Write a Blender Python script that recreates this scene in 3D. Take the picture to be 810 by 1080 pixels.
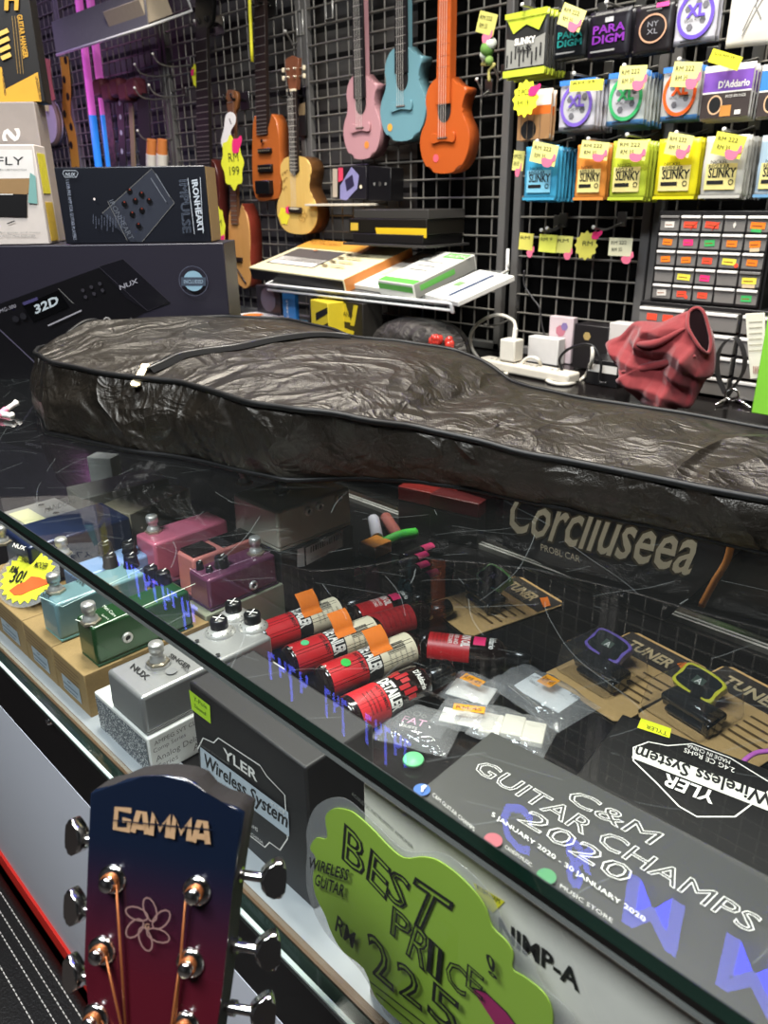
import bpy, bmesh, math, random
from mathutils import Vector as V, Matrix, noise
random.seed(7)
for o in list(bpy.data.objects): bpy.data.objects.remove(o)
S = bpy.context.scene
COL = S.collection

# ------------------------------------------------------------------ camera
FPX, CAMZ = 806.2, 1.26
PIT, ROL, YAW = (math.radians(a) for a in (22.29, -0.78, 135.2))
FW = V((math.cos(YAW)*math.cos(PIT), math.sin(YAW)*math.cos(PIT), -math.sin(PIT)))
RT0 = V((math.sin(YAW), -math.cos(YAW), 0)); UP0 = RT0.cross(FW)
RT = math.cos(ROL)*RT0 + math.sin(ROL)*UP0
UP = -math.sin(ROL)*RT0 + math.cos(ROL)*UP0
CAM = V((0, 0, CAMZ))
cd = bpy.data.cameras.new('camera'); cam = bpy.data.objects.new('camera', cd); COL.objects.link(cam)
cd.sensor_fit = 'VERTICAL'; cd.sensor_height = 36; cd.lens = FPX*36/1080; cd.clip_start = .02
cd.dof.use_dof = True; cd.dof.focus_distance = .66; cd.dof.aperture_fstop = 15
cam.matrix_world = Matrix(((RT.x, UP.x, -FW.x, 0), (RT.y, UP.y, -FW.y, 0), (RT.z, UP.z, -FW.z, CAMZ), (0, 0, 0, 1)))
S.camera = cam
S.view_settings.view_transform = 'Standard'; S.view_settings.look = 'None'
S.view_settings.gamma = 1; S.view_settings.use_curve_mapping = False
S.view_settings.exposure = 0.5
S.cycles.transparent_max_bounces = 24; S.cycles.max_bounces = 8
S.cycles.sample_clamp_indirect = 4; S.cycles.caustics_reflective = False; S.cycles.caustics_refractive = False
w = bpy.data.worlds.new('world'); S.world = w; w.use_nodes = True
w.node_tree.nodes['Background'].inputs[0].default_value = (.95, .93, 1, 1)
w.node_tree.nodes['Background'].inputs[1].default_value = .2

# ------------------------------------------------------------------ rays: photograph measurements -> world points on known planes
def ray(px, py): return FW + RT*((px-405)/FPX) - UP*((py-540)/FPX)
def onz(px, py, z): d = ray(px, py); return CAM + d*((z-CAMZ)/d.z)
def ony(px, py, Y): d = ray(px, py); return CAM + d*(Y/d.y)
def onx(px, py, X): d = ray(px, py); return CAM + d*(X/d.x)
def mat4(o, u, v, n=None):
    u = V(u).normalized(); v = V(v); v = (v-u*u.dot(v)).normalized(); n = u.cross(v); o = V(o)
    return Matrix(((u.x, v.x, n.x, o.x), (u.y, v.y, n.y, o.y), (u.z, v.z, n.z, o.z), (0, 0, 0, 1)))
def FR(Y): return mat4((0, Y, 0), (1, 0, 0), (0, 0, 1))          # upright plane facing the customer
def TP(z): return mat4((0, 0, z), (1, 0, 0), (0, 1, 0))          # level plane facing up
def SD(X): return mat4((X, 0, 0), (0, 1, 0), (0, 0, 1))          # upright plane facing +X
def onm(M, px, py):
    n = M.col[2].xyz; o = M.translation; d = ray(px, py)
    return CAM + d*((o-CAM).dot(n)/d.dot(n))
def uvm(M, px, py): q = M.inverted() @ onm(M, px, py); return (q.x, q.y)
def T(x, y, z): return Matrix.Translation((x, y, z))
def RZ(a): return Matrix.Rotation(math.radians(a), 4, 'Z')
def RX(a): return Matrix.Rotation(math.radians(a), 4, 'X')
def RY(a): return Matrix.Rotation(math.radians(a), 4, 'Y')

# ------------------------------------------------------------------ materials
def lin(c): return tuple((x/12.92 if x <= .04045 else ((x+.055)/1.055)**2.4) for x in c)
def hexc(h): return lin(tuple(int(h[i:i+2], 16)/255 for i in (0, 2, 4)))
MATS = {}
def M(h, rough=.5, metal=0, var=.08, scale=60, bump=0, bscale=200, coat=0, emit=0, spec=.5, sheen=0):
    key = (h, rough, metal, var, scale, bump, bscale, coat, emit, spec, sheen)
    if key in MATS: return MATS[key]
    m = bpy.data.materials.new('surface_'+h); m.use_nodes = True; nt = m.node_tree; p = nt.nodes['Principled BSDF']
    c = hexc(h)
    tc = nt.nodes.new('ShaderNodeTexCoord'); nz = nt.nodes.new('ShaderNodeTexNoise'); nz.inputs['Scale'].default_value = scale
    nz.inputs['Detail'].default_value = 3
    mx = nt.nodes.new('ShaderNodeMix'); mx.data_type = 'RGBA'
    mx.inputs[6].default_value = (*[x*(1-var) for x in c], 1); mx.inputs[7].default_value = (*[min(1, x*(1+var)) for x in c], 1)
    nt.links.new(tc.outputs['Object'], nz.inputs['Vector']); nt.links.new(nz.outputs[0], mx.inputs[0])
    nt.links.new(mx.outputs[2], p.inputs['Base Color'])
    p.inputs['Roughness'].default_value = rough; p.inputs['Metallic'].default_value = metal
    p.inputs['Coat Weight'].default_value = coat; p.inputs['Specular IOR Level'].default_value = spec
    p.inputs['Sheen Weight'].default_value = sheen
    if bump:
        bn = nt.nodes.new('ShaderNodeTexNoise'); bn.inputs['Scale'].default_value = bscale; bn.inputs['Detail'].default_value = 4
        bp = nt.nodes.new('ShaderNodeBump'); bp.inputs['Strength'].default_value = bump; bp.inputs['Distance'].default_value = .002
        nt.links.new(tc.outputs['Object'], bn.inputs['Vector']); nt.links.new(bn.outputs[0], bp.inputs['Height'])
        nt.links.new(bp.outputs[0], p.inputs['Normal'])
    if emit:
        nt.links.new(mx.outputs[2], p.inputs['Emission Color']); p.inputs['Emission Strength'].default_value = emit
    MATS[key] = m; return m
def clear(name, tint, ior=1.45, rough=.02, haze=0, hazecol='ffffff', bump=0, bscale=60):
    m = bpy.data.materials.new(name); m.use_nodes = True; nt = m.node_tree; nt.nodes.clear()
    o = nt.nodes.new('ShaderNodeOutputMaterial'); t = nt.nodes.new('ShaderNodeBsdfTransparent'); g = nt.nodes.new('ShaderNodeBsdfGlossy')
    x = nt.nodes.new('ShaderNodeMixShader'); ge = nt.nodes.new('ShaderNodeNewGeometry'); dt = nt.nodes.new('ShaderNodeVectorMath'); dt.operation = 'DOT_PRODUCT'
    nt.links.new(ge.outputs['Normal'], dt.inputs[0]); nt.links.new(ge.outputs['Incoming'], dt.inputs[1]); r0 = 1.15*((ior-1)/(ior+1))**2; pr = dt.outputs['Value']
    for op, v in (('ABSOLUTE', None), ('SUBTRACT', 1), ('POWER', 5), ('MULTIPLY_ADD', 1-r0)):
        q = nt.nodes.new('ShaderNodeMath'); q.operation = op; q.use_clamp = op != 'ABSOLUTE'
        if op == 'SUBTRACT': q.inputs[0].default_value = 1; nt.links.new(pr, q.inputs[1])
        else:
            nt.links.new(pr, q.inputs[0])
            if v is not None: q.inputs[1].default_value = v
            if op == 'MULTIPLY_ADD': q.inputs[2].default_value = r0
        pr = q.outputs[0]
    t.inputs[0].default_value = (*tint, 1); g.inputs['Roughness'].default_value = rough
    nt.links.new(pr, x.inputs[0]); nt.links.new(t.outputs[0], x.inputs[1]); nt.links.new(g.outputs[0], x.inputs[2])
    last = x
    if bump:
        tc = nt.nodes.new('ShaderNodeTexCoord'); nz = nt.nodes.new('ShaderNodeTexNoise'); nz.inputs['Scale'].default_value = bscale
        bp = nt.nodes.new('ShaderNodeBump'); bp.inputs['Strength'].default_value = bump; bp.inputs['Distance'].default_value = .004
        nt.links.new(tc.outputs['Object'], nz.inputs['Vector']); nt.links.new(nz.outputs[0], bp.inputs['Height'])
        nt.links.new(bp.outputs[0], g.inputs['Normal']); nt.links.new(bp.outputs[0], dt.inputs[0])
    if haze:
        d = nt.nodes.new('ShaderNodeBsdfDiffuse'); d.inputs[0].default_value = (*hexc(hazecol), 1)
        y = nt.nodes.new('ShaderNodeMixShader'); y.inputs[0].default_value = haze
        nt.links.new(x.outputs[0], y.inputs[1]); nt.links.new(d.outputs[0], y.inputs[2]); last = y
    nt.links.new(last.outputs[0], o.inputs[0]); return m
def grad(name, h0, h1, axis, a, b, rough=.3, coat=0, extra=None, bump=0):
    """two-colour finish blending along an object axis between a and b"""
    m = bpy.data.materials.new(name); m.use_nodes = True; nt = m.node_tree; p = nt.nodes['Principled BSDF']
    tc = nt.nodes.new('ShaderNodeTexCoord'); sp = nt.nodes.new('ShaderNodeSeparateXYZ'); mr = nt.nodes.new('ShaderNodeMapRange')
    mx = nt.nodes.new('ShaderNodeMix'); mx.data_type = 'RGBA'
    mr.inputs[1].default_value = a; mr.inputs[2].default_value = b; mr.interpolation_type = 'SMOOTHSTEP'
    mx.inputs[6].default_value = (*hexc(h0), 1); mx.inputs[7].default_value = (*hexc(h1), 1)
    nt.links.new(tc.outputs['Object'], sp.inputs[0]); nt.links.new(sp.outputs[axis], mr.inputs[0])
    nt.links.new(mr.outputs[0], mx.inputs[0]); nt.links.new(mx.outputs[2], p.inputs['Base Color'])
    p.inputs['Roughness'].default_value = rough; p.inputs['Coat Weight'].default_value = coat
    return m
def wood(name, h0, h1, scale=12, stretch=(1, 1, .08), rough=.4):
    m = bpy.data.materials.new(name); m.use_nodes = True; nt = m.node_tree; p = nt.nodes['Principled BSDF']
    tc = nt.nodes.new('ShaderNodeTexCoord'); mp = nt.nodes.new('ShaderNodeMapping'); mp.inputs['Scale'].default_value = stretch
    nz = nt.nodes.new('ShaderNodeTexNoise'); nz.inputs['Scale'].default_value = scale*8; nz.inputs['Detail'].default_value = 5
    mx = nt.nodes.new('ShaderNodeMix'); mx.data_type = 'RGBA'
    mx.inputs[6].default_value = (*hexc(h0), 1); mx.inputs[7].default_value = (*hexc(h1), 1)
    nt.links.new(tc.outputs['Object'], mp.inputs[0]); nt.links.new(mp.outputs[0], nz.inputs['Vector'])
    nt.links.new(nz.outputs[0], mx.inputs[0]); nt.links.new(mx.outputs[2], p.inputs['Base Color']); p.inputs['Roughness'].default_value = rough
    return m
def speckle(name, h0, h1, scale=400, thr=.5, rough=.6):
    m = bpy.data.materials.new(name); m.use_nodes = True; nt = m.node_tree; p = nt.nodes['Principled BSDF']
    tc = nt.nodes.new('ShaderNodeTexCoord'); nz = nt.nodes.new('ShaderNodeTexNoise'); nz.inputs['Scale'].default_value = scale
    cr = nt.nodes.new('ShaderNodeValToRGB'); cr.color_ramp.elements[0].position = thr-.04; cr.color_ramp.elements[1].position = thr+.04
    cr.color_ramp.elements[0].color = (*hexc(h0), 1); cr.color_ramp.elements[1].color = (*hexc(h1), 1)
    nt.links.new(tc.outputs['Object'], nz.inputs['Vector']); nt.links.new(nz.outputs[0], cr.inputs[0])
    nt.links.new(cr.outputs[0], p.inputs['Base Color']); p.inputs['Roughness'].default_value = rough
    return m
def slats(name, h0, h1, pitch, rough=.6):
    m = bpy.data.materials.new(name); m.use_nodes = True; nt = m.node_tree; p = nt.nodes['Principled BSDF']
    tc = nt.nodes.new('ShaderNodeTexCoord'); sp = nt.nodes.new('ShaderNodeSeparateXYZ')
    a = nt.nodes.new('ShaderNodeMath'); a.operation = 'DIVIDE'; a.inputs[1].default_value = pitch
    f = nt.nodes.new('ShaderNodeMath'); f.operation = 'FRACT'; g = nt.nodes.new('ShaderNodeMath'); g.operation = 'LESS_THAN'; g.inputs[1].default_value = .2
    nz = nt.nodes.new('ShaderNodeTexNoise'); nz.inputs['Scale'].default_value = 9
    mx = nt.nodes.new('ShaderNodeMix'); mx.data_type = 'RGBA'; m2 = nt.nodes.new('ShaderNodeMix'); m2.data_type = 'RGBA'; m2.blend_type = 'MULTIPLY'; m2.inputs[0].default_value = .35
    mx.inputs[6].default_value = (*hexc(h0), 1); mx.inputs[7].default_value = (*hexc(h1), 1)
    L = nt.links.new
    L(tc.outputs['Object'], sp.inputs[0]); L(sp.outputs[2], a.inputs[0]); L(a.outputs[0], f.inputs[0]); L(f.outputs[0], g.inputs[0]); L(g.outputs[0], mx.inputs[0])
    L(tc.outputs['Object'], nz.inputs['Vector']); L(mx.outputs[2], m2.inputs[6]); L(nz.outputs[0], m2.inputs[7]); L(m2.outputs[2], p.inputs['Base Color'])
    p.inputs['Roughness'].default_value = rough
    return m
WHITE = M('eeeae2', .55); BLACK = M('0c0b0c', .45); INK = M('0a0a0b', .6); CHROME = M('e6e4e0', .15, 1, .02); STEEL = M('8d8c88', .35, 1, .05)
NICKEL = M('b8ad99', .28, .75, .04); BRUSH = M('cfcdc8', .34, .6, .03); GOLD = M('b99a62', .25, 1, .04); GREY = M('777672', .5); DGREY = M('2a292a', .5); PLBLK = M('111112', .3)
ORANGE = M('f07c16', .6); GREENS = M('2fc04a', .6); PINKS = M('ee2f78', .6); YEL = M('eef03a', .6); PALEY = M('e9e27a', .65); LIME = M('b7e02a', .6)
RED = M('c8232a', .45); CREAM = M('e9dcbd', .55); KRAFT = M('9c8052', .75, 0, .14, 300); BLUEP = M('2f6fd0', .4)

# ------------------------------------------------------------------ mesh builder
TXT = {}
def text_mesh(s, bold=0.0, outline=0.0):
    k = (s, bold, outline)
    if k in TXT: return TXT[k]
    cu = bpy.data.curves.new('lettering', 'FONT'); cu.body = s; cu.size = 1; cu.resolution_u = 2; cu.offset = bold
    if outline: cu.fill_mode = 'NONE'; cu.bevel_depth = outline; cu.bevel_resolution = 0
    ob = bpy.data.objects.new('lettering', cu); COL.objects.link(ob)
    dg = bpy.context.evaluated_depsgraph_get(); me = bpy.data.meshes.new_from_object(ob.evaluated_get(dg))
    vs = [v.co.copy() for v in me.vertices]; fs = [tuple(p.vertices) for p in me.polygons]
    bpy.data.meshes.remove(me); bpy.data.objects.remove(ob); bpy.data.curves.remove(cu)
    x0 = min((v.x for v in vs), default=0); x1 = max((v.x for v in vs), default=1)
    TXT[k] = (vs, fs, x0, max(x1-x0, 1e-4)); return TXT[k]
def smooth_loop(pts, n=6, closed=True):
    out = []; L = len(pts); pts = [V(p) for p in pts]
    for i in range(L if closed else L-1):
        p0, p1, p2, p3 = (pts[(i-1) % L], pts[i], pts[(i+1) % L], pts[(i+2) % L]) if closed else (pts[max(i-1, 0)], pts[i], pts[i+1], pts[min(i+2, L-1)])
        for k in range(n):
            t = k/n
            out.append(.5*((2*p1)+(p2-p0)*t+(2*p0-5*p1+4*p2-p3)*t*t+(3*p1-p0-3*p2+p3)*t**3))
    if not closed: out.append(pts[-1].copy())
    return out
def WM(o):
    m = o.matrix_basis.copy()
    while o.parent: o = o.parent; m = o.matrix_basis @ m
    return m
class B:
    def __init__(s, M=None): s.bm = bmesh.new(); s.ms = []; s.M = M or Matrix(); s.lay = .0004; s.step = .00022; s.flat = set()
    def mi(s, m):
        if m not in s.ms: s.ms.append(m)
        return s.ms.index(m)
    def add(s, vs, fs, m, M=None, flat=False):
        X = s.M @ M if M else s.M
        k = s.mi(m); bv = [s.bm.verts.new(X @ V(v)) for v in vs]; out = []
        for f in fs:
            try: F = s.bm.faces.new([bv[i] for i in f]); F.material_index = k; F.smooth = not flat; out.append(F)
            except ValueError: pass
        return bv, out
    def box(s, c, d, m, bev=0, M=None, seg=2, taper=0):
        x, y, z = (q/2 for q in d); t = 1-taper
        vs = [(-x, -y, -z), (x, -y, -z), (x, y, -z), (-x, y, -z), (-x*t, -y*t, z), (x*t, -y*t, z), (x*t, y*t, z), (-x*t, y*t, z)]
        vs = [V(v)+V(c) for v in vs]
        bv, f = s.add(vs, [(0, 3, 2, 1), (4, 5, 6, 7), (0, 1, 5, 4), (1, 2, 6, 5), (2, 3, 7, 6), (3, 0, 4, 7)], m, M, True)
        if bev:
            es = list({e for v in bv for e in v.link_edges})
            r = bmesh.ops.bevel(s.bm, geom=es, offset=bev, segments=seg, profile=.5, affect='EDGES')
            for q in r['faces']: q.material_index = s.mi(m); q.smooth = True
        return s
    def cyl(s, p0, p1, r0, m, r1=None, n=18, cap=True, M=None):
        p0, p1 = V(p0), V(p1); r1 = r0 if r1 is None else r1
        d = (p1-p0).normalized(); a = d.orthogonal().normalized(); b = d.cross(a); vs = []
        for p, r in ((p0, r0), (p1, r1)):
            vs += [p+a*math.cos(2*math.pi*i/n)*r+b*math.sin(2*math.pi*i/n)*r for i in range(n)]
        s.add(vs, [(i, (i+1) % n, n+(i+1) % n, n+i) for i in range(n)], m, M)
        if cap:
            s.add(vs[:n], [tuple(range(n-1, -1, -1))], m, M, True); s.add(vs[n:], [tuple(range(n))], m, M, True)
        return s
    def lathe(s, prof, m, n=24, M=None, flat=False):
        vs = []; fs = []
        for r, z in prof: vs += [(r*math.cos(2*math.pi*i/n), r*math.sin(2*math.pi*i/n), z) for i in range(n)]
        for j in range(len(prof)-1): fs += [(j*n+i, j*n+(i+1) % n, (j+1)*n+(i+1) % n, (j+1)*n+i) for i in range(n)]
        s.add(vs, fs, m, M, flat); return s
    def tube(s, pts, r, m, n=7, closed=False, M=None, rs=None):
        pts = [V(p) for p in pts]; L = len(pts); vs = []; fs = []; a = None
        for i, p in enumerate(pts):
            d = (pts[(i+1) % L]-pts[i-1]) if closed else (pts[min(i+1, L-1)]-pts[max(i-1, 0)])
            d = d.normalized() if d.length > 0 else V((0, 0, 1))
            a = d.orthogonal().normalized() if a is None else (a-d*a.dot(d))
            a = a.normalized() if a.length > 1e-6 else d.orthogonal().normalized()
            b = d.cross(a); q = rs[i] if rs else r
            vs += [p+(a*math.cos(2*math.pi*k/n)+b*math.sin(2*math.pi*k/n))*q for k in range(n)]
        for i in range(L if closed else L-1):
            j = (i+1) % L
            fs += [(i*n+k, i*n+(k+1) % n, j*n+(k+1) % n, j*n+k) for k in range(n)]
        if not closed: fs += [tuple(range(n-1, -1, -1)), tuple((L-1)*n+k for k in range(n))]
        s.add(vs, fs, m, M); return s
    def prism(s, poly, t, m, bev=0, M=None, side=None, top=0):
        n = len(poly); vs = [(p[0], p[1], top) for p in poly]+[(p[0], p[1], top-t) for p in poly]
        ar = sum(poly[i][0]*poly[(i+1) % n][1]-poly[(i+1) % n][0]*poly[i][1] for i in range(n))
        if ar < 0: vs = [(p[0], p[1], top) for p in poly[::-1]]+[(p[0], p[1], top-t) for p in poly[::-1]]
        bv, f = s.add(vs, [tuple(range(n)), tuple(range(2*n-1, n-1, -1))], m, M, True)
        k = s.mi(side or m)
        for i in range(n):
            try:
                F = s.bm.faces.new([bv[i], bv[n+i], bv[n+(i+1) % n], bv[(i+1) % n]]); F.material_index = k; F.smooth = n > 10
            except ValueError: pass
        if bev:
            es = [e for e in f[0].edges]
            r = bmesh.ops.bevel(s.bm, geom=es, offset=bev, segments=2, profile=.5, affect='EDGES')
            for q in r['faces']: q.material_index = s.mi(m); q.smooth = True
        return s
    # printed marks: on plane s.M (u, v, n), raised in thin layers
    def nxt(s): s.lay += s.step; return s.lay
    def uv(s, p): return uvm(s.M, *p) if s.px else p
    px = False
    def Q(s, poly, m):
        z = s.nxt(); s.add([(*s.uv(p)[:2], z) for p in poly], [tuple(range(len(poly)))], m, None, True); return s
    def R(s, u, v, w_, h_, m): return s.Q([(u, v), (u+w_, v), (u+w_, v+h_), (u, v+h_)], m)
    def D(s, c, r, m, n=24, ry=None):
        c = s.uv(c); z = s.nxt(); s.add([(c[0]+r*math.cos(6.2832*i/n), c[1]+(ry or r)*math.sin(6.2832*i/n), z) for i in range(n)], [tuple(range(n))], m, None, True); return s
    def ring(s, c, r, t, m, n=28, ry=None):
        c = s.uv(c); z = s.nxt(); ry = ry or r
        vs = [(c[0]+r*math.cos(6.2832*i/n), c[1]+ry*math.sin(6.2832*i/n), z) for i in range(n)]+[(c[0]+(r-t)*math.cos(6.2832*i/n), c[1]+(ry-t)*math.sin(6.2832*i/n), z) for i in range(n)]
        s.add(vs, [(i, (i+1) % n, n+(i+1) % n, n+i) for i in range(n)], m, None, True); return s
    def L(s, pts, wd, m, closed=False):
        z = s.nxt(); P = [V(s.uv(p)) for p in pts]; n = len(P); vs = []
        for i, p in enumerate(P):
            d = (P[(i+1) % n]-P[i-1]) if closed else (P[min(i+1, n-1)]-P[max(i-1, 0)])
            d = d.normalized(); q = V((-d.y, d.x))*wd/2; vs += [(*(p+q), z), (*(p-q), z)]
        s.add(vs, [(2*i, 2*i+1, (2*((i+1) % n))+1, 2*((i+1) % n)) for i in range(n if closed else n-1)], m, None, True); return s
    def Tx(s, st, A, Bp, C, m, bold=0.0, outline=0.0):
        A, Bp, C = (V(s.uv(p)) for p in (A, Bp, C)); vs, fs, x0, wd = text_mesh(st, bold, outline); z = s.nxt()
        e = (Bp-A)/wd; g = (C-A)/.72
        s.add([(*(A+e*(v.x-x0)+g*v.y), z+v.z*.002) for v in vs], fs, m, None, True); return s
    def t(s, st, u, v, h, m, wd=None, al='l', rot=0, bold=0.0, outline=0.0):
        vs, fs, x0, w0 = text_mesh(st, bold, outline); wd = wd or w0*h/.72; c, q = math.cos(math.radians(rot)), math.sin(math.radians(rot))
        o = 0 if al == 'l' else (-wd/2 if al == 'c' else -wd)
        A = (u+o*c, v+o*q); k = s.px; s.px = False
        s.Tx(st, A, (A[0]+wd*c, A[1]+wd*q), (A[0]-h*q, A[1]+h*c), m, bold, outline); s.px = k; return s
    def obj(s, name, parent=None, label=None, cat=None, group=None, kind=None, base=True, origin=None):
        bm = s.bm
        if parent: X = WM(parent).inverted(); bmesh.ops.transform(bm, matrix=X, verts=bm.verts); o0 = None
        else:
            if origin is None and bm.verts:
                xs = [v.co.x for v in bm.verts]; ys = [v.co.y for v in bm.verts]; zs = [v.co.z for v in bm.verts]
                origin = V(((min(xs)+max(xs))/2, (min(ys)+max(ys))/2, min(zs))) if base else V((0, 0, 0))
            if isinstance(origin, Matrix): X = origin
            else: X = Matrix.Translation(origin)
            bmesh.ops.transform(bm, matrix=X.inverted(), verts=bm.verts)
        me = bpy.data.meshes.new(name)
        bmesh.ops.recalc_face_normals(bm, faces=bm.faces) if getattr(s, 'recalc', False) else None
        bm.to_mesh(me); bm.free()
        for m in s.ms: me.materials.append(m)
        o = bpy.data.objects.new(name, me); COL.objects.link(o)
        if parent: o.parent = parent
        else: o.matrix_basis = X
        tag(o, label, cat, group, kind); return o
def tag(o, label=None, cat=None, group=None, kind=None):
    if label: o['label'] = label
    if cat: o['category'] = cat
    if group: o['group'] = group
    if kind: o['kind'] = kind
    return o
def thing(name, label, cat, loc=(0, 0, 0), group=None, M=None):
    o = bpy.data.objects.new(name, None); COL.objects.link(o); o.empty_display_size = .02
    o.matrix_basis = M if M else Matrix.Translation(V(loc)); return tag(o, label, cat, group)
def dup(o, X=None, label=None, group=None, parent=None):
    c = o.copy(); COL.objects.link(c); c.parent = parent
    if X is not None: c.matrix_basis = X
    if label: c['label'] = label
    if group: c['group'] = group
    for ch in list(o.children): dup(ch, parent=c)
    return c
def ink(M_, px=True): b = B(M_); b.px = px; return b
def fit(M_, q):
    """best rectangle through four measured corners (near-left, near-right, far-right, far-left) on plane M_: matrix centred on it, width, depth"""
    a, b, c, d = (V(uvm(M_, *p)) for p in q); ce = (a+b+c+d)/4
    e = ((b-a)+(c-d)).normalized(); f = V((-e.y, e.x)); wd = ((b-a).dot(e)+(c-d).dot(e))/2; dp = ((d-a).dot(f)+(c-b).dot(f))/2
    return M_ @ T(ce.x, ce.y, 0) @ RZ(math.degrees(math.atan2(e.y, e.x))), wd, abs(dp)
def wob(p, f=1.0, a=1.0, seed=0.0): return a*noise.noise(V(p)*f+V((seed, seed*1.7, seed*.3)))

# ------------------------------------------------------------------ room lights (fixtures above the counter, out of the picture)
def ceiling_lamp(x, y, z, sx, sy, power, col, label, tilt=0):
    t = thing('ceiling_light', label, 'light', (x, y, z), 'ceiling light panels')
    b = B(T(x, y, z)); b.box((0, 0, .03), (sx+.06, sy+.06, .05), M('d8d8d6', .5), .006); b.obj('housing', t)
    b = B(T(x, y, z)); b.box((0, 0, 0), (sx, sy, .008), M('ffffff', .5, emit=1.5)); b.obj('diffuser', t)
    ld = bpy.data.lights.new('panel_glow', 'AREA'); ld.shape = 'RECTANGLE'; ld.size = sx; ld.size_y = sy; ld.energy = power; ld.color = col
    lo = bpy.data.objects.new('panel_glow', ld); COL.objects.link(lo); lo.parent = t; lo.location = (0, 0, -.02); lo.rotation_euler = (math.radians(tilt), 0, 0)
ceiling_lamp(-.75, .55, 2.75, .5, .25, 30, (1, .95, .86), 'ceiling light panel above the glass display case')
ceiling_lamp(.25, .45, 2.75, .5, .25, 12, (1, .96, .88), 'ceiling light panel above the right end of the case')
ceiling_lamp(-1.6, .95, 2.8, .7, .2, 22, (1, .94, .84), 'ceiling light panel in front of the hanging instruments')
ceiling_lamp(-.45, .95, 2.8, .5, .2, 14, (1, .95, .86), 'ceiling light panel in front of the string packets')
ceiling_lamp(-.4, -.75, 2.75, 1.0, .5, 58, (.88, .94, 1), 'cool ceiling light panel behind the customer side')
ceiling_lamp(-3.4, .9, 2.8, .4, .3, 10, (.62, .45, 1), 'violet ceiling light panel at the far end')

# ------------------------------------------------------------------ the setting
def struct(name, c, d, m, bev=0):
    b = B(); b.box(c, d, m, bev); return b.obj(name, kind='structure')
struct('floor', (-1.2, .2, -.05), (8.2, 6.2, .1), M('2b2624', .6, 0, .2, 20))
struct('ceiling', (-1.2, .2, 3.05), (8.2, 6.2, .1), M('1c1b1d', .8))
struct('wall_back', (-1.2, 1.8, 1.5), (8.2, .06, 3), slats('back_wall_slats', '605d5b', '161515', .075))
struct('wall_left', (-5.2, .2, 1.5), (.1, 6.2, 3), M('131217', .7))
struct('wall_right', (2.8, .2, 1.5), (.1, 6.2, 3), M('2a2a2c', .7))
struct('wall_front', (-1.2, -2.8, 1.5), (8.2, .1, 3), M('1d1c1e', .7))
struct('trim_1', (-.35, 1.75, 1.5), (2.5, .02, 3), M('040404', .9, spec=.1))          # black backing board behind the string packets

# back counter
t = thing('back_counter', 'long black glossy counter against the wire grid wall', 'counter', (-1.2, 1.45, 0))
b = B(); b.box((-1.3, 1.44, .42), (4.4, .5, .84), M('141314', .4), .004); b.obj('cabinet_body', t)
b = B(); b.box((-1.3, 1.43, .8625), (4.44, .56, .045), M('171414', .16, 0, .15, 30), .004); b.obj('counter_top', t)

# ------------------------------------------------------------------ wire grid wall
def grid_panel(x0, x1, z0, z1, px_, label, Y=1.65, hy=None):
    t = thing('wire_grid_panel', label, 'wire grid', ((x0+x1)/2, Y, z0), 'wire grid panels on the back wall')
    fr = M('6a6866', .45, .2, .05)
    b = B()
    for x in (x0+.011, x1-.011): b.box((x, Y, (z0+z1)/2), (.022, .02, z1-z0), fr, .003)
    b.box(((x0+x1)/2, Y, z1), (x1-x0, .02, .02), fr, .003); b.box(((x0+x1)/2, Y, z0+.01), (x1-x0, .02, .02), fr, .003)
    b.obj('frame', t)
    b = B(); wm = M('837f78', .38, .35, .04)
    n = round((x1-x0)/px_)
    for i in range(1, n): x = x0+(x1-x0)*i/n; b.cyl((x, Y, z0), (x, Y, z1), .0023, wm, n=6, cap=False)
    k = int((z1-z0)/px_)
    for i in range(1, k+1): z = z0+.012+i*px_; b.cyl((x0, Y-.004, z), (x1, Y-.004, z), .0026, wm, n=6, cap=False)
    b.obj('wire_mesh', t)
    return t
grid_panel(-1.192, -.83, .886, 2.3, .0452, 'wire grid panel above the power strip, left of the drawers')
grid_panel(-.826, -.1, .886, 2.3, .0452, 'wire grid panel behind the drawer cabinet and string packets')
grid_panel(-1.96, -1.215, .886, 2.3, .0452, 'wire grid panel behind the three coloured ukuleles')
grid_panel(-2.72, -1.965, .886, 2.3, .0452, 'wire grid panel behind the narrow travel guitars')
grid_panel(-3.5, -2.725, .886, 2.3, .0452, 'dim wire grid panel behind the hanging straps')
grid_panel(-4.6, -3.505, .886, 2.3, .0452, 'violet lit wire grid panel at the far left end')

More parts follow.
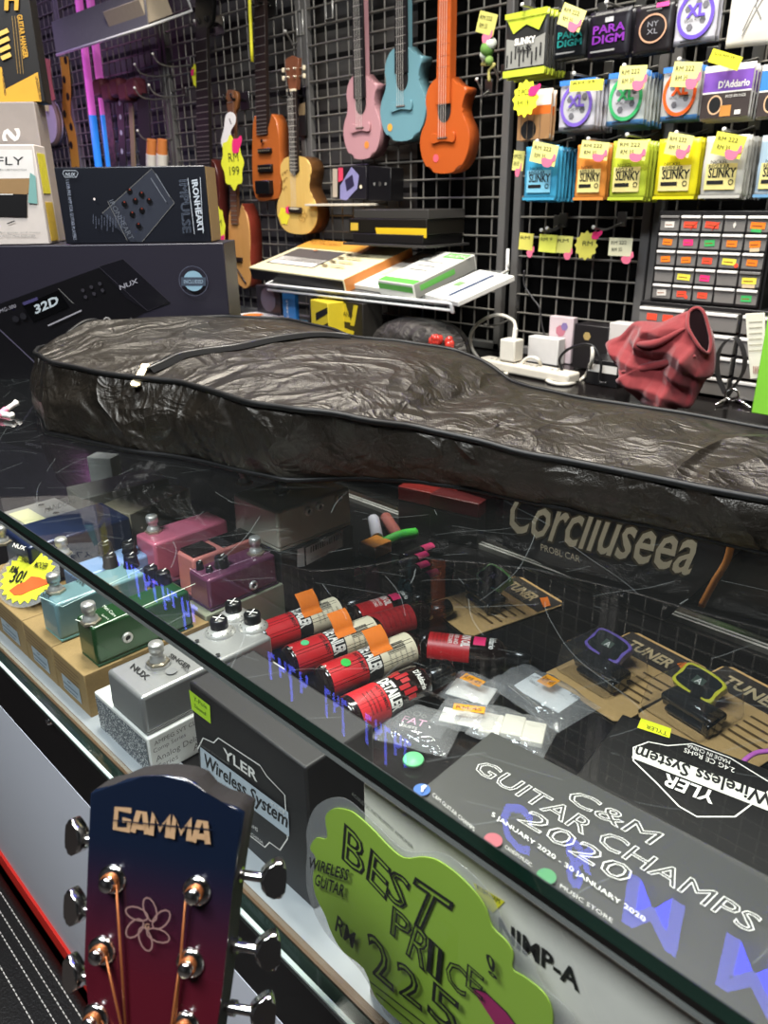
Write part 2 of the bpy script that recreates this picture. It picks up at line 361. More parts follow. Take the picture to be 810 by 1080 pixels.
# ------------------------------------------------------------------ glass display case
GY = .209; XL, XR = -2.6, .9; XC = (XL+XR)/2; XW = XR-XL
case = thing('display_case', 'long glass topped display case with a white front panel and red strip', 'display case', (XC, .5, 0))
GL = clear('counter_glass', (.90, .93, .92), 1.5, .0, .012, 'c8d4d4')
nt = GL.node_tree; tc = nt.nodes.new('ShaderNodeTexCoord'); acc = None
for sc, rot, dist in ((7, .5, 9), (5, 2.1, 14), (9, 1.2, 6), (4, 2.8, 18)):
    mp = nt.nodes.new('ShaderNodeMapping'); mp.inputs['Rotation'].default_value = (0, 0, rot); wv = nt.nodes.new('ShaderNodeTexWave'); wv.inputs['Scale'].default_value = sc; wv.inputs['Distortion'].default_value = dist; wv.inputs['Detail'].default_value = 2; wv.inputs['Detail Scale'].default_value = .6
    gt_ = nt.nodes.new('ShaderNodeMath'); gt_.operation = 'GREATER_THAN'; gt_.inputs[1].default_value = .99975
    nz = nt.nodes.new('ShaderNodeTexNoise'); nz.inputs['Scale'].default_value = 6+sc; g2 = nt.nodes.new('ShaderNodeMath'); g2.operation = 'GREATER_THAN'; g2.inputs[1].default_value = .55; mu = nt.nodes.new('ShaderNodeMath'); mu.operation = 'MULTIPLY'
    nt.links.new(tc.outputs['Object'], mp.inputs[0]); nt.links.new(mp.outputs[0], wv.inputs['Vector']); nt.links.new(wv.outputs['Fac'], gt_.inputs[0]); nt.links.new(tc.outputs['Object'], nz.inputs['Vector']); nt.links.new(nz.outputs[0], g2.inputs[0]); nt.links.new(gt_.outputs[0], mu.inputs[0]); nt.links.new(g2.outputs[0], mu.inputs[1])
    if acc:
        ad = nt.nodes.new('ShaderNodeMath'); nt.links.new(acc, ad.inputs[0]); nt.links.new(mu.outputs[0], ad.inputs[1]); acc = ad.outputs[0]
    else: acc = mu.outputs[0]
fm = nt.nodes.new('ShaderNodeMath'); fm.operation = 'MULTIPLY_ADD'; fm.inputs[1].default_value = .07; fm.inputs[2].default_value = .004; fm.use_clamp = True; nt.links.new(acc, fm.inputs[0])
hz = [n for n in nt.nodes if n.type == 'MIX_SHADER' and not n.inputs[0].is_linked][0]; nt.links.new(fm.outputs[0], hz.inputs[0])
GLF = clear('front_pane_glass', (.93, .96, .95), 1.42, .0, .006, 'c8d4d4')
EDGE = M('0c2a20', .12, 0, .25, 25, coat=.5)
b = B(); b.add([(XL, GY, 1), (XR, GY, 1), (XR, .84, 1), (XL, .84, 1)], [(0, 1, 2, 3)], GL, None, True)
b.add([(XL, GY, .992), (XR, GY, .992), (XR, GY, 1), (XL, GY, 1)], [(0, 1, 2, 3)], EDGE, None, True)
b.add([(XL, .84, .992), (XR, .84, .992), (XR, .84, 1), (XL, .84, 1)], [(3, 2, 1, 0)], EDGE, None, True)
b.obj('top_glass', case)
b = B(); b.box((XC, GY+.004, .9895), (XW, .007, .004), M('0a0b0a', .3)); b.box((XC, GY+.003, .9855), (XW, .005, .0035), M('9aa09b', .2, .6)); b.obj('edge_seal_highlight', case)  # black seal; the pale strip below it is a painted highlight line
b = B(); b.add([(XL, GY+.002, .792), (XR, GY+.002, .792), (XR, GY+.002, .984), (XL, GY+.002, .984)], [(0, 1, 2, 3)], GLF, None, True); b.obj('front_glass', case)
b = B(); b.box((XC, .53, .781), (XW, .62, .018), M('121112', .22, 0, .2, 30), .001); b.obj('deck', case)
b = B(); b.box((XC, GY+.0275, .7906), (XW, .043, .0012), M('a9adb0', .3)); b.obj('deck_strip', case)
b = B(); b.box((XC, GY+.001, .787), (XW, .012, .011), M('18231e', .1, 0, .3, 30, coat=.5), .0015); b.box((XC, GY-.0052, .7925), (XW, .003, .002), M('c8d8cf', .15)); b.box((XC, GY+.008, .7925), (XW, .006, .003), M('5a4026', .5)); b.obj('bottom_rail', case)
b = B(); b.box((XC, GY+.0135, .74), (XW, .026, .0785), M('0b0909', .4)); b.obj('kick_recess', case)
b = B(); b.box((XC, GY+.014, .51), (XW, .026, .375), grad('panel_reflection_white', 'c6c6ca', 'd2d4da', 2, .3, .7, .28)); b.obj('front_panel', case)  # soft reflection painted into the white, paler and bluer towards the top
b = B(); b.box((XC, GY+.0125, .304), (XW, .029, .03), M('e0352b', .4)); b.obj('red_strip', case)
b = B(); b.box((XC, .53, .145), (XW, .6, .289), M('0b0a0a', .5)); b.obj('plinth', case)
b = B(); b.box((XC, .826, .895), (XW, .008, .19), M('100f10', .25)); b.obj('back_panel', case)
b = B(); b.box((XC, .805, .7935), (XW, .004, .007), M('d9d9d6', .3, .5)); b.box((XC, .812, .7935), (XW, .004, .007), M('d9d9d6', .3, .5)); b.obj('sliding_track', case)
b = B()
for x in (XL+.004, XR-.004): b.box((x, .53, .9), (.008, .61, .19), M('0f0f10', .3))
b.obj('end_panel', case)
for p in ((53, 760), (139, 838)):
    q = ony(*p, GY-.002); b = B(); b.lathe([(0, .004), (.0035, .0035), (.0045, 0), (.0045, -.004)], CHROME, 14, mat4(q, (1, 0, 0), (0, 0, 1))); b.obj('screw', case)

# banner standing inside at the back of the case
FB = FR(.79)
b = B(FB); b.prism([uvm(FB, *p) for p in ((530, 576), (531, 505), (800, 560), (760, 600), (700, 655))], .008, M('222126', .45, 0, .2, 25), .001); bn = b.obj('display_banner', label='black display banner with cream script lettering inside the case under the bag', cat='banner')
b = ink(FB); sc_ = M('efe6cf', .5)
b.Tx('Corcliuseea', (533, 558), (727, 606), (546, 512), M('5a5140', .5), .045); b.Tx('Corcliuseea', (533, 558), (727, 606), (546, 512), sc_, .012)
b.Tx('PROBL CAR', (571, 580), (612, 593), (571, 573), sc_)
b.obj('lettering', bn)
b = B(FB); pr = [(*uvm(FB, *p), .003) for p in ((775, 560), (768, 590), (755, 612), (741, 638))]; b.tube(smooth_loop(pr, 5, False), .004, M('b5763c', .5)); b.obj('piping', bn)

# ------------------------------------------------------------------ soft guitar bag lying on the glass
A0 = V((-1.05, .48, 0)); ax = V((.985, .17, 0)).normalized(); bx = V((-ax.y, ax.x, 0))
fr_ = [(-.012, -.05), (0, -.09), (.03, -.113), (.109, -.133), (.2, -.137), (.257, -.129), (.31, -.12), (.375, -.130), (.44, -.141), (.488, -.138), (.54, -.112), (.585, -.080), (.662, -.066), (.76, -.060), (.881, -.062), (1.02, -.06), (1.06, -.045)]
bk_ = [(-.012, .03), (.005, .09), (.03, .14), (.07, .185), (.16, .218), (.259, .195), (.332, .160), (.409, .171), (.464, .2), (.52, .184), (.6, .148), (.66, .135), (.76, .135), (.847, .124), (1.02, .12), (1.06, .1)]
bt_ = [(-.012, -.08), (.004, -.110), (.107, -.156), (.236, -.149), (.331, -.131), (.456, -.126), (.534, -.072), (.578, -.053), (.628, -.048), (.687, -.046), (.805, -.040), (.886, -.045), (1.06, -.04)]
zf_ = [(-.02, 1.083), (.5, 1.080), (.6, 1.062), (.7, 1.052), (.8, 1.05), (1.06, 1.05)]
zb_ = [(-.02, 1.098), (.4, 1.090), (.5, 1.075), (.56, 1.058), (1.06, 1.052)]
def ip(tb, x):
    for i in range(len(tb)-1):
        if x <= tb[i+1][0]:
            k = min(1, max(0, (x-tb[i][0])/(tb[i+1][0]-tb[i][0]))); k = k*k*(3-2*k)*.5+k*.5
            return tb[i][1]*(1-k)+tb[i+1][1]*k
    return tb[-1][1]
def ridge(p, f, s): return 1-abs(noise.noise(V(p)*f+V((s, s, s))))*2
NYL = M('4a463f', .40, 0, .12, 500, .5, 900, spec=.55)
def nylon(name, h, rough):
    m = bpy.data.materials.new(name); m.use_nodes = True; nt = m.node_tree; p = nt.nodes['Principled BSDF']; L = nt.links.new
    tc = nt.nodes.new('ShaderNodeTexCoord'); p.inputs['Base Color'].default_value = (*hexc(h), 1)
    hs = []
    for sc, st, dt in ((9, (1, .6, 1), .05), (26, (.7, 1, 1), .012), (70, (1, 1, .6), .003)):
        mp = nt.nodes.new('ShaderNodeMapping'); mp.inputs['Scale'].default_value = st; mp.inputs['Rotation'].default_value = (0, 0, sc)
        nz = nt.nodes.new('ShaderNodeTexNoise'); nz.inputs['Scale'].default_value = sc; nz.inputs['Detail'].default_value = 2; nz.inputs['Distortion'].default_value = 1.2
        ab = nt.nodes.new('ShaderNodeMath'); ab.operation = 'SUBTRACT'; ab.inputs[1].default_value = .5
        a2 = nt.nodes.new('ShaderNodeMath'); a2.operation = 'ABSOLUTE'; mu = nt.nodes.new('ShaderNodeMath'); mu.operation = 'MULTIPLY'; mu.inputs[1].default_value = -dt
        L(tc.outputs['Object'], mp.inputs[0]); L(mp.outputs[0], nz.inputs['Vector']); L(nz.outputs[0], ab.inputs[0]); L(ab.outputs[0], a2.inputs[0]); L(a2.outputs[0], mu.inputs[0]); hs.append(mu)
    ad = nt.nodes.new('ShaderNodeMath'); L(hs[0].outputs[0], ad.inputs[0]); L(hs[1].outputs[0], ad.inputs[1])
    a3 = nt.nodes.new('ShaderNodeMath'); L(ad.outputs[0], a3.inputs[0]); L(hs[2].outputs[0], a3.inputs[1])
    wv = nt.nodes.new('ShaderNodeTexVoronoi'); wv.inputs['Scale'].default_value = 900; L(tc.outputs['Object'], wv.inputs['Vector'])
    m4 = nt.nodes.new('ShaderNodeMath'); m4.operation = 'MULTIPLY_ADD'; m4.inputs[1].default_value = .0005; L(wv.outputs['Distance'], m4.inputs[0]); L(a3.outputs[0], m4.inputs[2])
    bp = nt.nodes.new('ShaderNodeBump'); bp.inputs['Strength'].default_value = .7; bp.inputs['Distance'].default_value = 1; L(m4.outputs[0], bp.inputs['Height']); L(bp.outputs[0], p.inputs['Normal'])
    p.inputs['Roughness'].default_value = rough; p.inputs['Specular IOR Level'].default_value = .65; p.inputs['Specular Tint'].default_value = (1, .95, .86, 1); return m
NYL = nylon('black_nylon', '191510', .37)
def bag_ring(s):
    f, k, bo = ip(fr_, s), ip(bk_, s), ip(bt_, s); zf, zb = ip(zf_, s), ip(zb_, s)
    e = 1
    if s < .03: e = math.sqrt(max(0, 1-((.03-s)/.042)**2))*.25+.75
    c = (f+k)/2; P = []
    o = A0+ax*s
    def pt(off, z): q = o+bx*off; return V((q.x, q.y, z))
    P.append(pt(c, 1.0008))
    for j in range(10):                                               # front side, floor to seam
        h = j/9; off = bo+(f-bo)*h - .006*math.sin(math.pi*h); z = 1.001+(zf-1.001)*h
        wr = .0045*ridge((s*2.2, h*.5, 0), 7, 3)*math.sin(math.pi*min(1, h*1.1))+.003*wob((s, h*.15, 1), 22, 1, 9)
        P.append(pt(off-wr, z))
    for j in range(1, 24):                                            # top
        h = j/24; off = f+(k-f)*h; z = zf+(zb-zf)*h+.012*math.sin(math.pi*h)*(1 if s < .55 else .5)
        ed = min(1, 5*h, 5*(1-h)); q = o+bx*off
        z += ed*(.004*ridge((q.x*1.2, q.y*2.2, 0), 5, 5)+.003*ridge((q.x+q.y, q.x-q.y, 1), 11, 2)+.0012*wob((q.x, q.y, 0), 40))-.002
        if .5 < s < .64: z -= .007*math.exp(-((s-.56)/.03)**2)*math.sin(math.pi*h)
        P.append(pt(off, z))
    for j in range(6):
        h = 1-j/5; P.append(pt(k+.004*math.sin(math.pi*h), 1.001+(zb-1.001)*h))
    if e < 1:
        P = [V((o+bx*c).to_tuple()[:2]+(1.05,)).lerp(V((p.x, p.y, p.z)), 1) for p in P]
    return P
b = B(); NS = 190; rings = [bag_ring(-.012+1.072*i/NS) for i in range(NS+1)]; n = len(rings[0]); vs = [p for r in rings for p in r]
fs = [(i*n+j, i*n+(j+1) % n, (i+1)*n+(j+1) % n, (i+1)*n+j) for i in range(NS) for j in range(n)]
c0 = sum(rings[0], V())/n; c1 = sum(rings[-1], V())/n; vs += [c0-ax*.006, c1+ax*.006]; q = len(vs)
fs += [(q-2, (j+1) % n, j) for j in range(n)]+[(q-1, NS*n+j, NS*n+(j+1) % n) for j in range(n)]
b.add(vs, fs, NYL); b.recalc = True
from mathutils.bvhtree import BVHTree
bvh = BVHTree.FromPolygons(vs, fs)
def hit(px, py, tree=None):
    d = ray(px, py).normalized(); r = (tree or bvh).ray_cast(CAM, d); return r[0] or onz(px, py, 1.08)
bag = b.obj('guitar_bag', label='black nylon soft guitar bag lying along the glass counter top', cat='guitar bag')
b = B(); sm = M('080808', .5, spec=.3); fe = [r[10] for r in rings]; be = [r[34] for r in rings]
b.tube([fe[i]+V((0, 0, .001)) for i in range(0, NS+1, 2)], .0032, sm); b.tube([be[i] for i in range(0, NS+1, 2)], .003, sm)
b.tube([rings[0][j] for j in range(10, 35)], .003, sm); b.obj('top_piping', bag)
b = B(); b.tube([r[1]+V((0, 0, .002))-bx*.001 for r in rings[::2]], .003, sm); b.obj('bottom_piping', bag)
zp = [(156, 393), (172, 386), (188, 378), (206, 374), (227, 371), (250, 368), (277, 362), (300, 358), (326, 355), (348, 355), (369, 357)]
b = B(); zl = smooth_loop([hit(*p)+V((0, 0, .0015)) for p in zp], 5, False); zw = []
for i, p in enumerate(zl):
    d = (zl[min(i+1, len(zl)-1)]-zl[max(i-1, 0)]).normalized(); d = V((-d.y, d.x, 0)); zw += [p-d*.013, p-d*.006+V((0, 0, .004)), p+V((0, 0, .0022)), p+d*.006+V((0, 0, .004)), p+d*.013]
b.add(zw, [(i*5+j, i*5+j+1, i*5+j+6, i*5+j+5) for i in range(len(zl)-1) for j in range(4)], M('060606', .85, spec=.15)); b.obj('zipper_tape', bag)
b = B(); b.tube([p+V((0, 0, .0032)) for p in zl], .0016, M('4a4844', .3)); b.obj('zipper_teeth', bag)
z0 = hit(153, 392)+V((0, 0, .003)); z1 = hit(149, 407)+V((-.002, -.006, .0)); d = (z1-z0); F = mat4(z0, d.cross(V((.7, -.7, .35))), d)
b = B(F); l = d.length
b.box((0, -.002, .001), (.011, .010, .005), M('c9b894', .3, .8), .0015); b.prism([(-.004, .003), (.004, .003), (.0055, l), (.003, l+.003), (-.003, l+.003), (-.0055, l)], .002, M('d8c9a6', .3, .7), .0005, None, None, .003)
b.D((0, l-.002), .0025, INK); b.obj('zip_pull', bag, label='pale gold zip pull')

# ------------------------------------------------------------------ things inside the case
ZS = .790
def carton(name, label, cat, F, wd, dp, h, m, bev=.0015, group=None):
    b = B(F); b.box((0, 0, -h/2), (wd, dp, h), m, bev)
    return b.obj(name, label=label, cat=cat, group=group, origin=F @ T(0, 0, -h))
def faces(F, wd, dp, h):
    """top, front, right, left planes of a carton given its top-centre matrix"""
    return {'top': F.copy(), 'front': F @ T(0, -dp/2, -h/2) @ RX(90), 'right': F @ T(wd/2, 0, -h/2) @ RZ(90) @ RX(90), 'left': F @ T(-wd/2, 0, -h/2) @ RZ(-90) @ RX(90)}
def rect(z, nl, nr, fr):
    a, b_, c = onz(*nl, z), onz(*nr, z), onz(*fr, z); return a.x, (b_.x+c.x)/2, (a.y+b_.y)/2, c.y
def footswitch(root, p, s=1, label=None):
    b = B(T(*p)); b.lathe([(.0085*s, 0), (.0085*s, .002*s), (.0062*s, .003*s)], NICKEL, 6, None, True)
    b.lathe([(.0062*s, .002*s), (.006*s, .005*s), (.0045*s, .006*s), (.0042*s, .010*s), (.0056*s, .0105*s), (.0058*s, .016*s), (.0052*s, .0175*s), (0, .0178*s)], BRUSH, 20)
    return b.obj('footswitch', root, label=label)
def knob(root, p, r, h, kind='black', a=30):
    b = B(T(*p) @ RZ(a))
    if kind == 'skirt':
        b.lathe([(r*1.75, 0), (r*1.75, .001), (r*1.05, h*.38), (0, h*.38)], BRUSH, 28)
        for i in range(14): q = i*6.283/14; b.box((r*1.42*math.cos(q), r*1.42*math.sin(q), h*.19), (.0008, .0008, .0015), BLACK)
        b.lathe([(r, h*.36), (r*.98, h*.9), (r*.85, h), (0, h)], PLBLK, 24)
        z = b.lay = h+.0003; b.R(-r*.7, -.0006, r*1.4, .0012, WHITE); b.R(-.0006, -r*.7, .0012, r*1.4, WHITE)
    else:
        n = 24; b.lathe([(r*1.12, 0), (r*1.12, h*.15), (r, h*.25), (r*.92, h*.92), (r*.8, h), (0, h)], PLBLK, n)
        b.lay = h+.0002; b.R(-.0007, 0, .0014, r*.85, WHITE)
    return b.obj('knob', root)
def jack(root, M_):
    b = B(M_); b.lathe([(.0055, -.001), (.0055, .002), (.0048, .003), (.003, .003), (.0028, -.002)], BRUSH, 18); b.lathe([(.003, .001), (0, .001)], INK, 14)
    return b.obj('jack', root)
def pedal(name, label, r, z0, h, m, feet, knobs, jacks=(), plate=None, group=None, edge=None, taper=.02):
    x0, x1, y0, y1 = r; cx, cy = (x0+x1)/2, (y0+y1)/2; wd, dp = x1-x0, y1-y0
    t = thing(name, label, 'effects pedal', (cx, cy, z0), group)
    b = B(T(cx, cy, z0)); b.box((0, 0, h*.53), (wd, dp, h*.94), m, .0035, None, 3, taper); b.obj('body', t)
    b = B(T(cx, cy, z0)); b.box((0, 0, h*.04), (wd*.985, dp*.985, h*.07), plate or m, .001); b.obj('base_plate', t)
    for p in feet: footswitch(t, p, 1.2)
    for k in knobs: knob(t, *k)
    for q in jacks: jack(t, SD(q.x) @ T(q.y, q.z, 0))
    return t
def kraft(name, label, x0, x1, y0, y1, z1, m, group=None):
    F = T((x0+x1)/2, (y0+y1)/2, z1); return carton(name, label, 'box', F, x1-x0, y1-y0, z1-ZS-.0007, m, .001, group), F, x1-x0, y1-y0, z1-ZS

# kraft cartons along the front
ZK = .84
k3 = (onz(56, 682, ZK).x, onz(88, 713, ZK).x); k2 = (onz(23, 655, ZK).x, k3[0]-.0012); k1 = (onz(-12, 626, ZK).x, k2[0]-.0012)
KR = []
for (x0, x1), lb in ((k3, 'kraft carton under the dark green pedal'), (k2, 'kraft carton under the pale teal pedal'), (k1, 'kraft carton under the dark blue pedal')):
    o, F, wd, dp, h = kraft('kraft_carton', lb, x0, x1, .231, .372, ZK, KRAFT)
    f = faces(F, wd, dp, h)['front']; b = ink(f, False); gl = M('a8b6c0', .4)
    b.R(-wd*.28, -h*.32, wd*.55, h*.36, gl); b.R(-wd*.25, -h*.28, wd*.4, h*.05, M('6f7f8c', .5)); b.R(-wd*.25, -h*.16, wd*.46, h*.05, M('6f7f8c', .5)); b.R(-wd*.08, -h*.02, wd*.1, h*.02, INK)
    for i in range(4): b.R(-wd*.4, h*(.36-i*.08), wd*(.74-.1*(i % 2)), h*.03, M('7a5c36', .7))
    b.obj('shipping_label', o)
# small pedals on the cartons
def px_feet(*l): return [onz(x, y, z) for x, y, z in l]
ZT = .884
rg = rect(ZT, (74, 651), (101, 663), (200, 622))
GRN = M('1c4a22', .3, .3, .08, 300, coat=.4)
gp = pedal('mini_pedal', 'dark green mini effects pedal on a kraft carton', rg, ZK, ZT-ZK, GRN, px_feet((96, 656, ZT)), [(onz(160, 609, ZT), .008, .013), (onz(173, 614, ZT), .008, .013)], [onx(134, 672, rg[1])], M('1a4a2a', .4))
b = ink(TP(ZT)); ic = M('dfe8d8', .5); b.L([(80, 654), (100, 662.5), (206, 616)], .0011, ic); b.Tx('NUX', (84, 652), (92, 657), (87, 649.5), ic, .02); b.Tx('Mini Core', (108, 641), (121, 652), (111, 638.5), ic); b.Tx('Series', (107, 650), (114, 655), (109, 648.5), ic); b.obj('lettering', gp)
rt_ = rect(ZT, (36, 626), (64, 641), (150, 601))
TEAL = M('6d9096', .35, .1, .06, 200, coat=.3)
tp = pedal('mini_pedal', 'pale teal mini effects pedal beside the dark green one', rt_, ZK, ZT-ZK, TEAL, px_feet((59, 624, ZT)), [(onz(117, 597, ZT), .008, .014), (onz(139, 597, ZT), .008, .014)], [], M('6ea19e', .4))
b = ink(TP(ZT)); b.L([(42, 630), (66, 640.5), (150, 600)], .0009, M('c8e6e2', .5)); b.Tx('NUX', (43, 628), (52, 632), (46, 625), INK, .02); b.Tx('DRIVE', (74, 610), (88, 619), (77, 607), INK); b.obj('lettering', tp)
rb = (-.805, -.764, .287, .378)
lb = pedal('mini_pedal', 'light blue mini effects pedal behind the pale teal one', rb, ZK-.02, ZT-ZK+.017, M('7d99c0', .35, .1, .06, 200, coat=.3), px_feet((67, 585, ZT)), [(onz(112, 583, ZT), .008, .013), (onz(137, 582, ZT), .008, .013)])
carton('kraft_carton', 'kraft carton under the light blue pedal', 'box', T((rb[0]+rb[1])/2-.004, (rb[2]+rb[3])/2+.004, ZK-.0205), rb[1]-rb[0]-.002, rb[3]-rb[2]-.002, ZK-.0205-ZS-.0007, KRAFT)
# dark blue pedal at the left edge with a price starburst leaning on it
rd = (k1[0]-.03, k1[1]-.05, .262, .36)
dbp = pedal('mini_pedal', 'dark blue effects pedal at the left edge of the case', (-.93, -.853, .27, .40), ZK, .055, M('16264a', .3, .3, .08, 200, coat=.4), px_feet((3, 573, ZK+.055)), [])
b = ink(TP(ZK+.055)); b.Tx('NUX', (13, 577), (26, 581), (15, 573), WHITE, .02); b.obj('lettering', dbp)
carton('kraft_carton', 'kraft carton under the left part of the dark blue pedal', 'box', T(-.905, .32, ZK-.0005), .105, .17, ZK-.0005-ZS-.0007, KRAFT)
def star(n, r0, r1, sx=1): return [((r0 if i % 2 else r1)*sx*math.cos(3.1416*i/n), (r0 if i % 2 else r1)*math.sin(3.1416*i/n)) for i in range(2*n)]
c_ = onz(29, 609, .864); Fs = T(*c_) @ RZ(8) @ RX(38)
b = B(Fs); b.prism([(.052*math.cos(a*.209), .036*math.sin(a*.209)) for a in range(30)], .0006, clear('sleeve_clear', (.93, .93, .93), 1.45, .1, .12), 0, None, None, -.0004); stt = b.obj('price_star', label='yellow starburst price card with an orange hand, leaning on the dark blue pedal', cat='price tag')
b = B(Fs); b.prism([(x*1.1, y*.78) for x, y in star(22, .036, .042)], .0006, YEL, 0, None, None, .0004); b.obj('star_card', stt)
b = B(Fs); b.prism([(.0, -.024), (.012, -.02), (.02, -.012), (.04, .004), (.043, .012), (.034, .012), (.03, .006), (.02, .006), (.006, .003), (.002, -.006), (-.006, -.012), (-.012, -.022)], .0006, M('f0672c', .6), 0, None, None, .0012); b.obj('hand_sticker', stt)
b = ink(Fs, False); b.lay = .0012; b.t('RM', -.034, -.004, .009, INK, .012, rot=10, bold=.02); b.t('30!', -.022, -.014, .016, INK, .022, rot=15, bold=.02); b.t('SALE!', -.028, .012, .007, INK, .016, rot=12); b.t('MOOER', .0, .013, .008, INK, .022, rot=10, bold=.02); b.obj('lettering', stt)

# silver pedal on its printed white box
ZB = .8325; ZP = .8725
rs = rect(ZP, (109.5, 707), (152, 739), (285, 669))
x0, x1, y0, y1 = rs
WB = speckle('white_box_speckle', 'd9dbd8', '565b62', 800, .43)
F = T((x0+x1)/2-.0045, .3, ZB); wd, dp = .098, .15
F = T((onz(99, 729, ZB).x+onz(158, 779, ZB).x)/2, .2305+dp/2, ZB); wd = onz(158, 779, ZB).x-onz(99, 729, ZB).x
wb = carton('white_box', 'white speckled box under the silver effects pedal', 'box', F, wd, dp, ZB-ZS-.0007, M('dedcd6', .55), .0015)
f = faces(F, wd, dp, ZB-ZS); b = ink(f['front'], False); b.R(-wd*.47, -.0185, wd*.94, .037, WB); b.obj('speckled_print', wb)
b = ink(f['right'], False)
rng = random.Random(3)
for i, (s_, u, v, hh) in enumerate((('AMPEG SVT CL', -.07, .012, .0045), ('Tubeman', -.03, .012, .004), ('Comp Series', -.072, .0055, .0045), ('XTC OD', -.03, .004, .0055), ('Analog Delay', -.071, -.0045, .0062), ('Plexi', -.02, -.003, .0045), ('Series', -.07, -.0125, .006), ('Analog', -.035, -.0135, .0075), ('Metal Core', 0, .012, .004), ('Blues', .02, .004, .005))): b.t(s_, u, v, hh, M('6f6a66', .6))
b.obj('lettering', wb)
SIL = M('9d9d9c', .34, .55, .05, 250)
sp = pedal('silver_pedal', 'silver effects pedal with three skirted knobs on a white box', rs, ZB, ZP-ZB, SIL, px_feet((167, 699, ZP)), [(onz(232, 667, ZP), .0085, .016, 'skirt'), (onz(247, 649, ZP), .0085, .016, 'skirt'), (onz(267, 661, ZP), .0085, .016, 'skirt')], [], M('868686', .4, .5), taper=.012)
b = ink(TP(ZP)); b.Tx('NUX', (137, 704.5), (154, 718), (141.5, 700), INK, .035); b.Tx('SINGER', (177.5, 693), (199, 707), (181, 689.5), INK, .02); b.Tx('IMAX', (191, 705), (198, 711), (193, 703), INK); b.D((181, 709), .005, M('7f7f80', .4)); b.ring((167, 700), .0115, .001, M('6d6d6d', .4))
for p in ((208, 677), (230, 692)): b.D(p, .0022, INK)
b.obj('lettering', sp)

# wireless system box standing at the glass
YY = onz(328, 958, ZS).y; ZY = (ony(198, 717, YY).z+ony(321, 811, YY).z)/2
x0, x1 = ony(198, 715, YY).x, ony(322, 811, YY).x; wd, dp, h = x1-x0, .062, ZY-ZS-.0007
F = T((x0+x1)/2, YY+dp/2, ZY); LB = M('1b1a1b', .5, 0, .15, 8)
yb = carton('wireless_kit_box', 'black wireless system box standing upright behind the front glass', 'box', F, wd, dp, h, LB, .002)
f = FR(YY); b = ink(f)
b.L([(209, 790), (215, 778), (226, 783), (231, 778), (275, 807), (282, 818), (301, 838), (304, 884), (296, 896), (285, 888), (280, 893), (250, 870)], .0012, WHITE)
b.Q([(212, 787), (305, 856), (306, 882), (213, 811)], M('b9c4cc', .5)); b.Tx('Wireless System', (216, 806), (304, 872), (216.5, 793), INK, .02)
b.Tx('YLER', (237, 798), (273, 824), (236.5, 787), WHITE, .02); b.Tx('Musical Instrument', (212, 784.5), (243, 806), (212, 782), GREY); b.Tx('YI-03', (287, 846), (302, 857), (287, 843), WHITE)
b.Tx('2.4G CE RoHS', (248, 856), (274, 876), (248, 852), WHITE); b.Tx('MADE IN CHINA', (250, 866), (280, 889), (250, 863), WHITE)
b.obj('printed_sleeve', yb)
b = ink(f); b.Q([(200, 727), (222, 744), (223, 763), (203, 748)], LIME); b.Tx('Y-Pole', (205, 738), (219, 748), (205, 733), M('5a7a10', .6)); b.Tx('Sound', (206, 745), (218, 754), (206, 741), M('5a7a10', .6)); b.obj('sticker', yb, label='lime green sticker')

# amplifier box behind the price sign, flyer board lying on it
ZN = .963; YN = .226
xn0 = ony(383, 833, YN).x; F = T(xn0+.2, YN+.003, ZN); nb = carton('amplifier_box', 'white flat amplifier carton standing behind the green price sign', 'box', F, .40, .006, ZN-ZS-.0007, M('d9d3c8', .55), .0015)
b = ink(FR(YN)); b.Tx('ACOUSTIC INSTRUMENT AMPLIFIER', (372, 838), (436, 895), (372, 834), GREY); b.Tx('NIMP-A', (527, 985), (612, 1045), (527, 966), INK, .03); b.obj('lettering', nb)
b = ink(FR(YN)); b.Q([(500, 930), (533, 950), (521, 962), (507, 952)], M('e8df2e', .6)); b.Tx('RUSH NAM', (504, 937), (528, 952), (504, 932), INK); b.obj('sticker', nb, label='yellow handwritten sticker')
F2 = T(xn0+.20, YN+.003+.01, ZN+.001)
Zb = ZN+.0045
q = [onz(*p, Zb) for p in ((433, 832), (519, 771), (810, 923))]
u_ = (q[2]-q[1]).normalized(); FBk = mat4(q[1]-V((0, 0, 0)), u_, V((-u_.y, u_.x, 0)))
bwid = q[1].y-.2245; b = B(FBk); b.box((.2, -bwid/2, -.002), (.40, bwid, .004), M('393935', .35, 0, .08, 12), .0006)
bk = b.obj('flyer_board', label='grey guitar contest flyer lying flat just under the glass top', cat='flyer')
xs0 = q[0].x+.02; carton('support_carton', 'black carton under the grey guitar contest flyer', 'box', T(xs0+.18, YN+.038, Zb-.0045), .36, .05, Zb-.0045-ZS-.0007, M('141314', .5))
b = ink(TP(Zb)); OL = M('e6e4dc', .5)
b.Tx('C&M', (594, 843), (686, 892), (609.5, 833.4), OL, 0, .011); b.Tx('GUITAR CHAMPS', (497, 812), (792, 986), (512.5, 802.4), OL, 0, .011); b.Tx('2020', (545, 866), (656, 934), (562, 855.5), OL, 0, .011)
b.Tx('5 JANUARY 2020 - 30 JANUARY 2020', (518, 862), (680, 975), (519.5, 858), OL)
for p, c, s_, e in (((445, 835), '2a5a9a', 'C&M GUITAR CHAMPS', (456, 842, 500, 880)), ((520, 889), '9a4a52', 'CANDM.MUSIC', (532, 898, 560, 918)), ((576, 928), '3a7a4c', 'MUSIC STORE', (590, 940, 645, 978))):
    b.D(p, .0045, M(c, .5)); b.Tx(s_, e[:2], e[2:], (e[0]+1, e[1]-4), M('b9b7b0', .6))
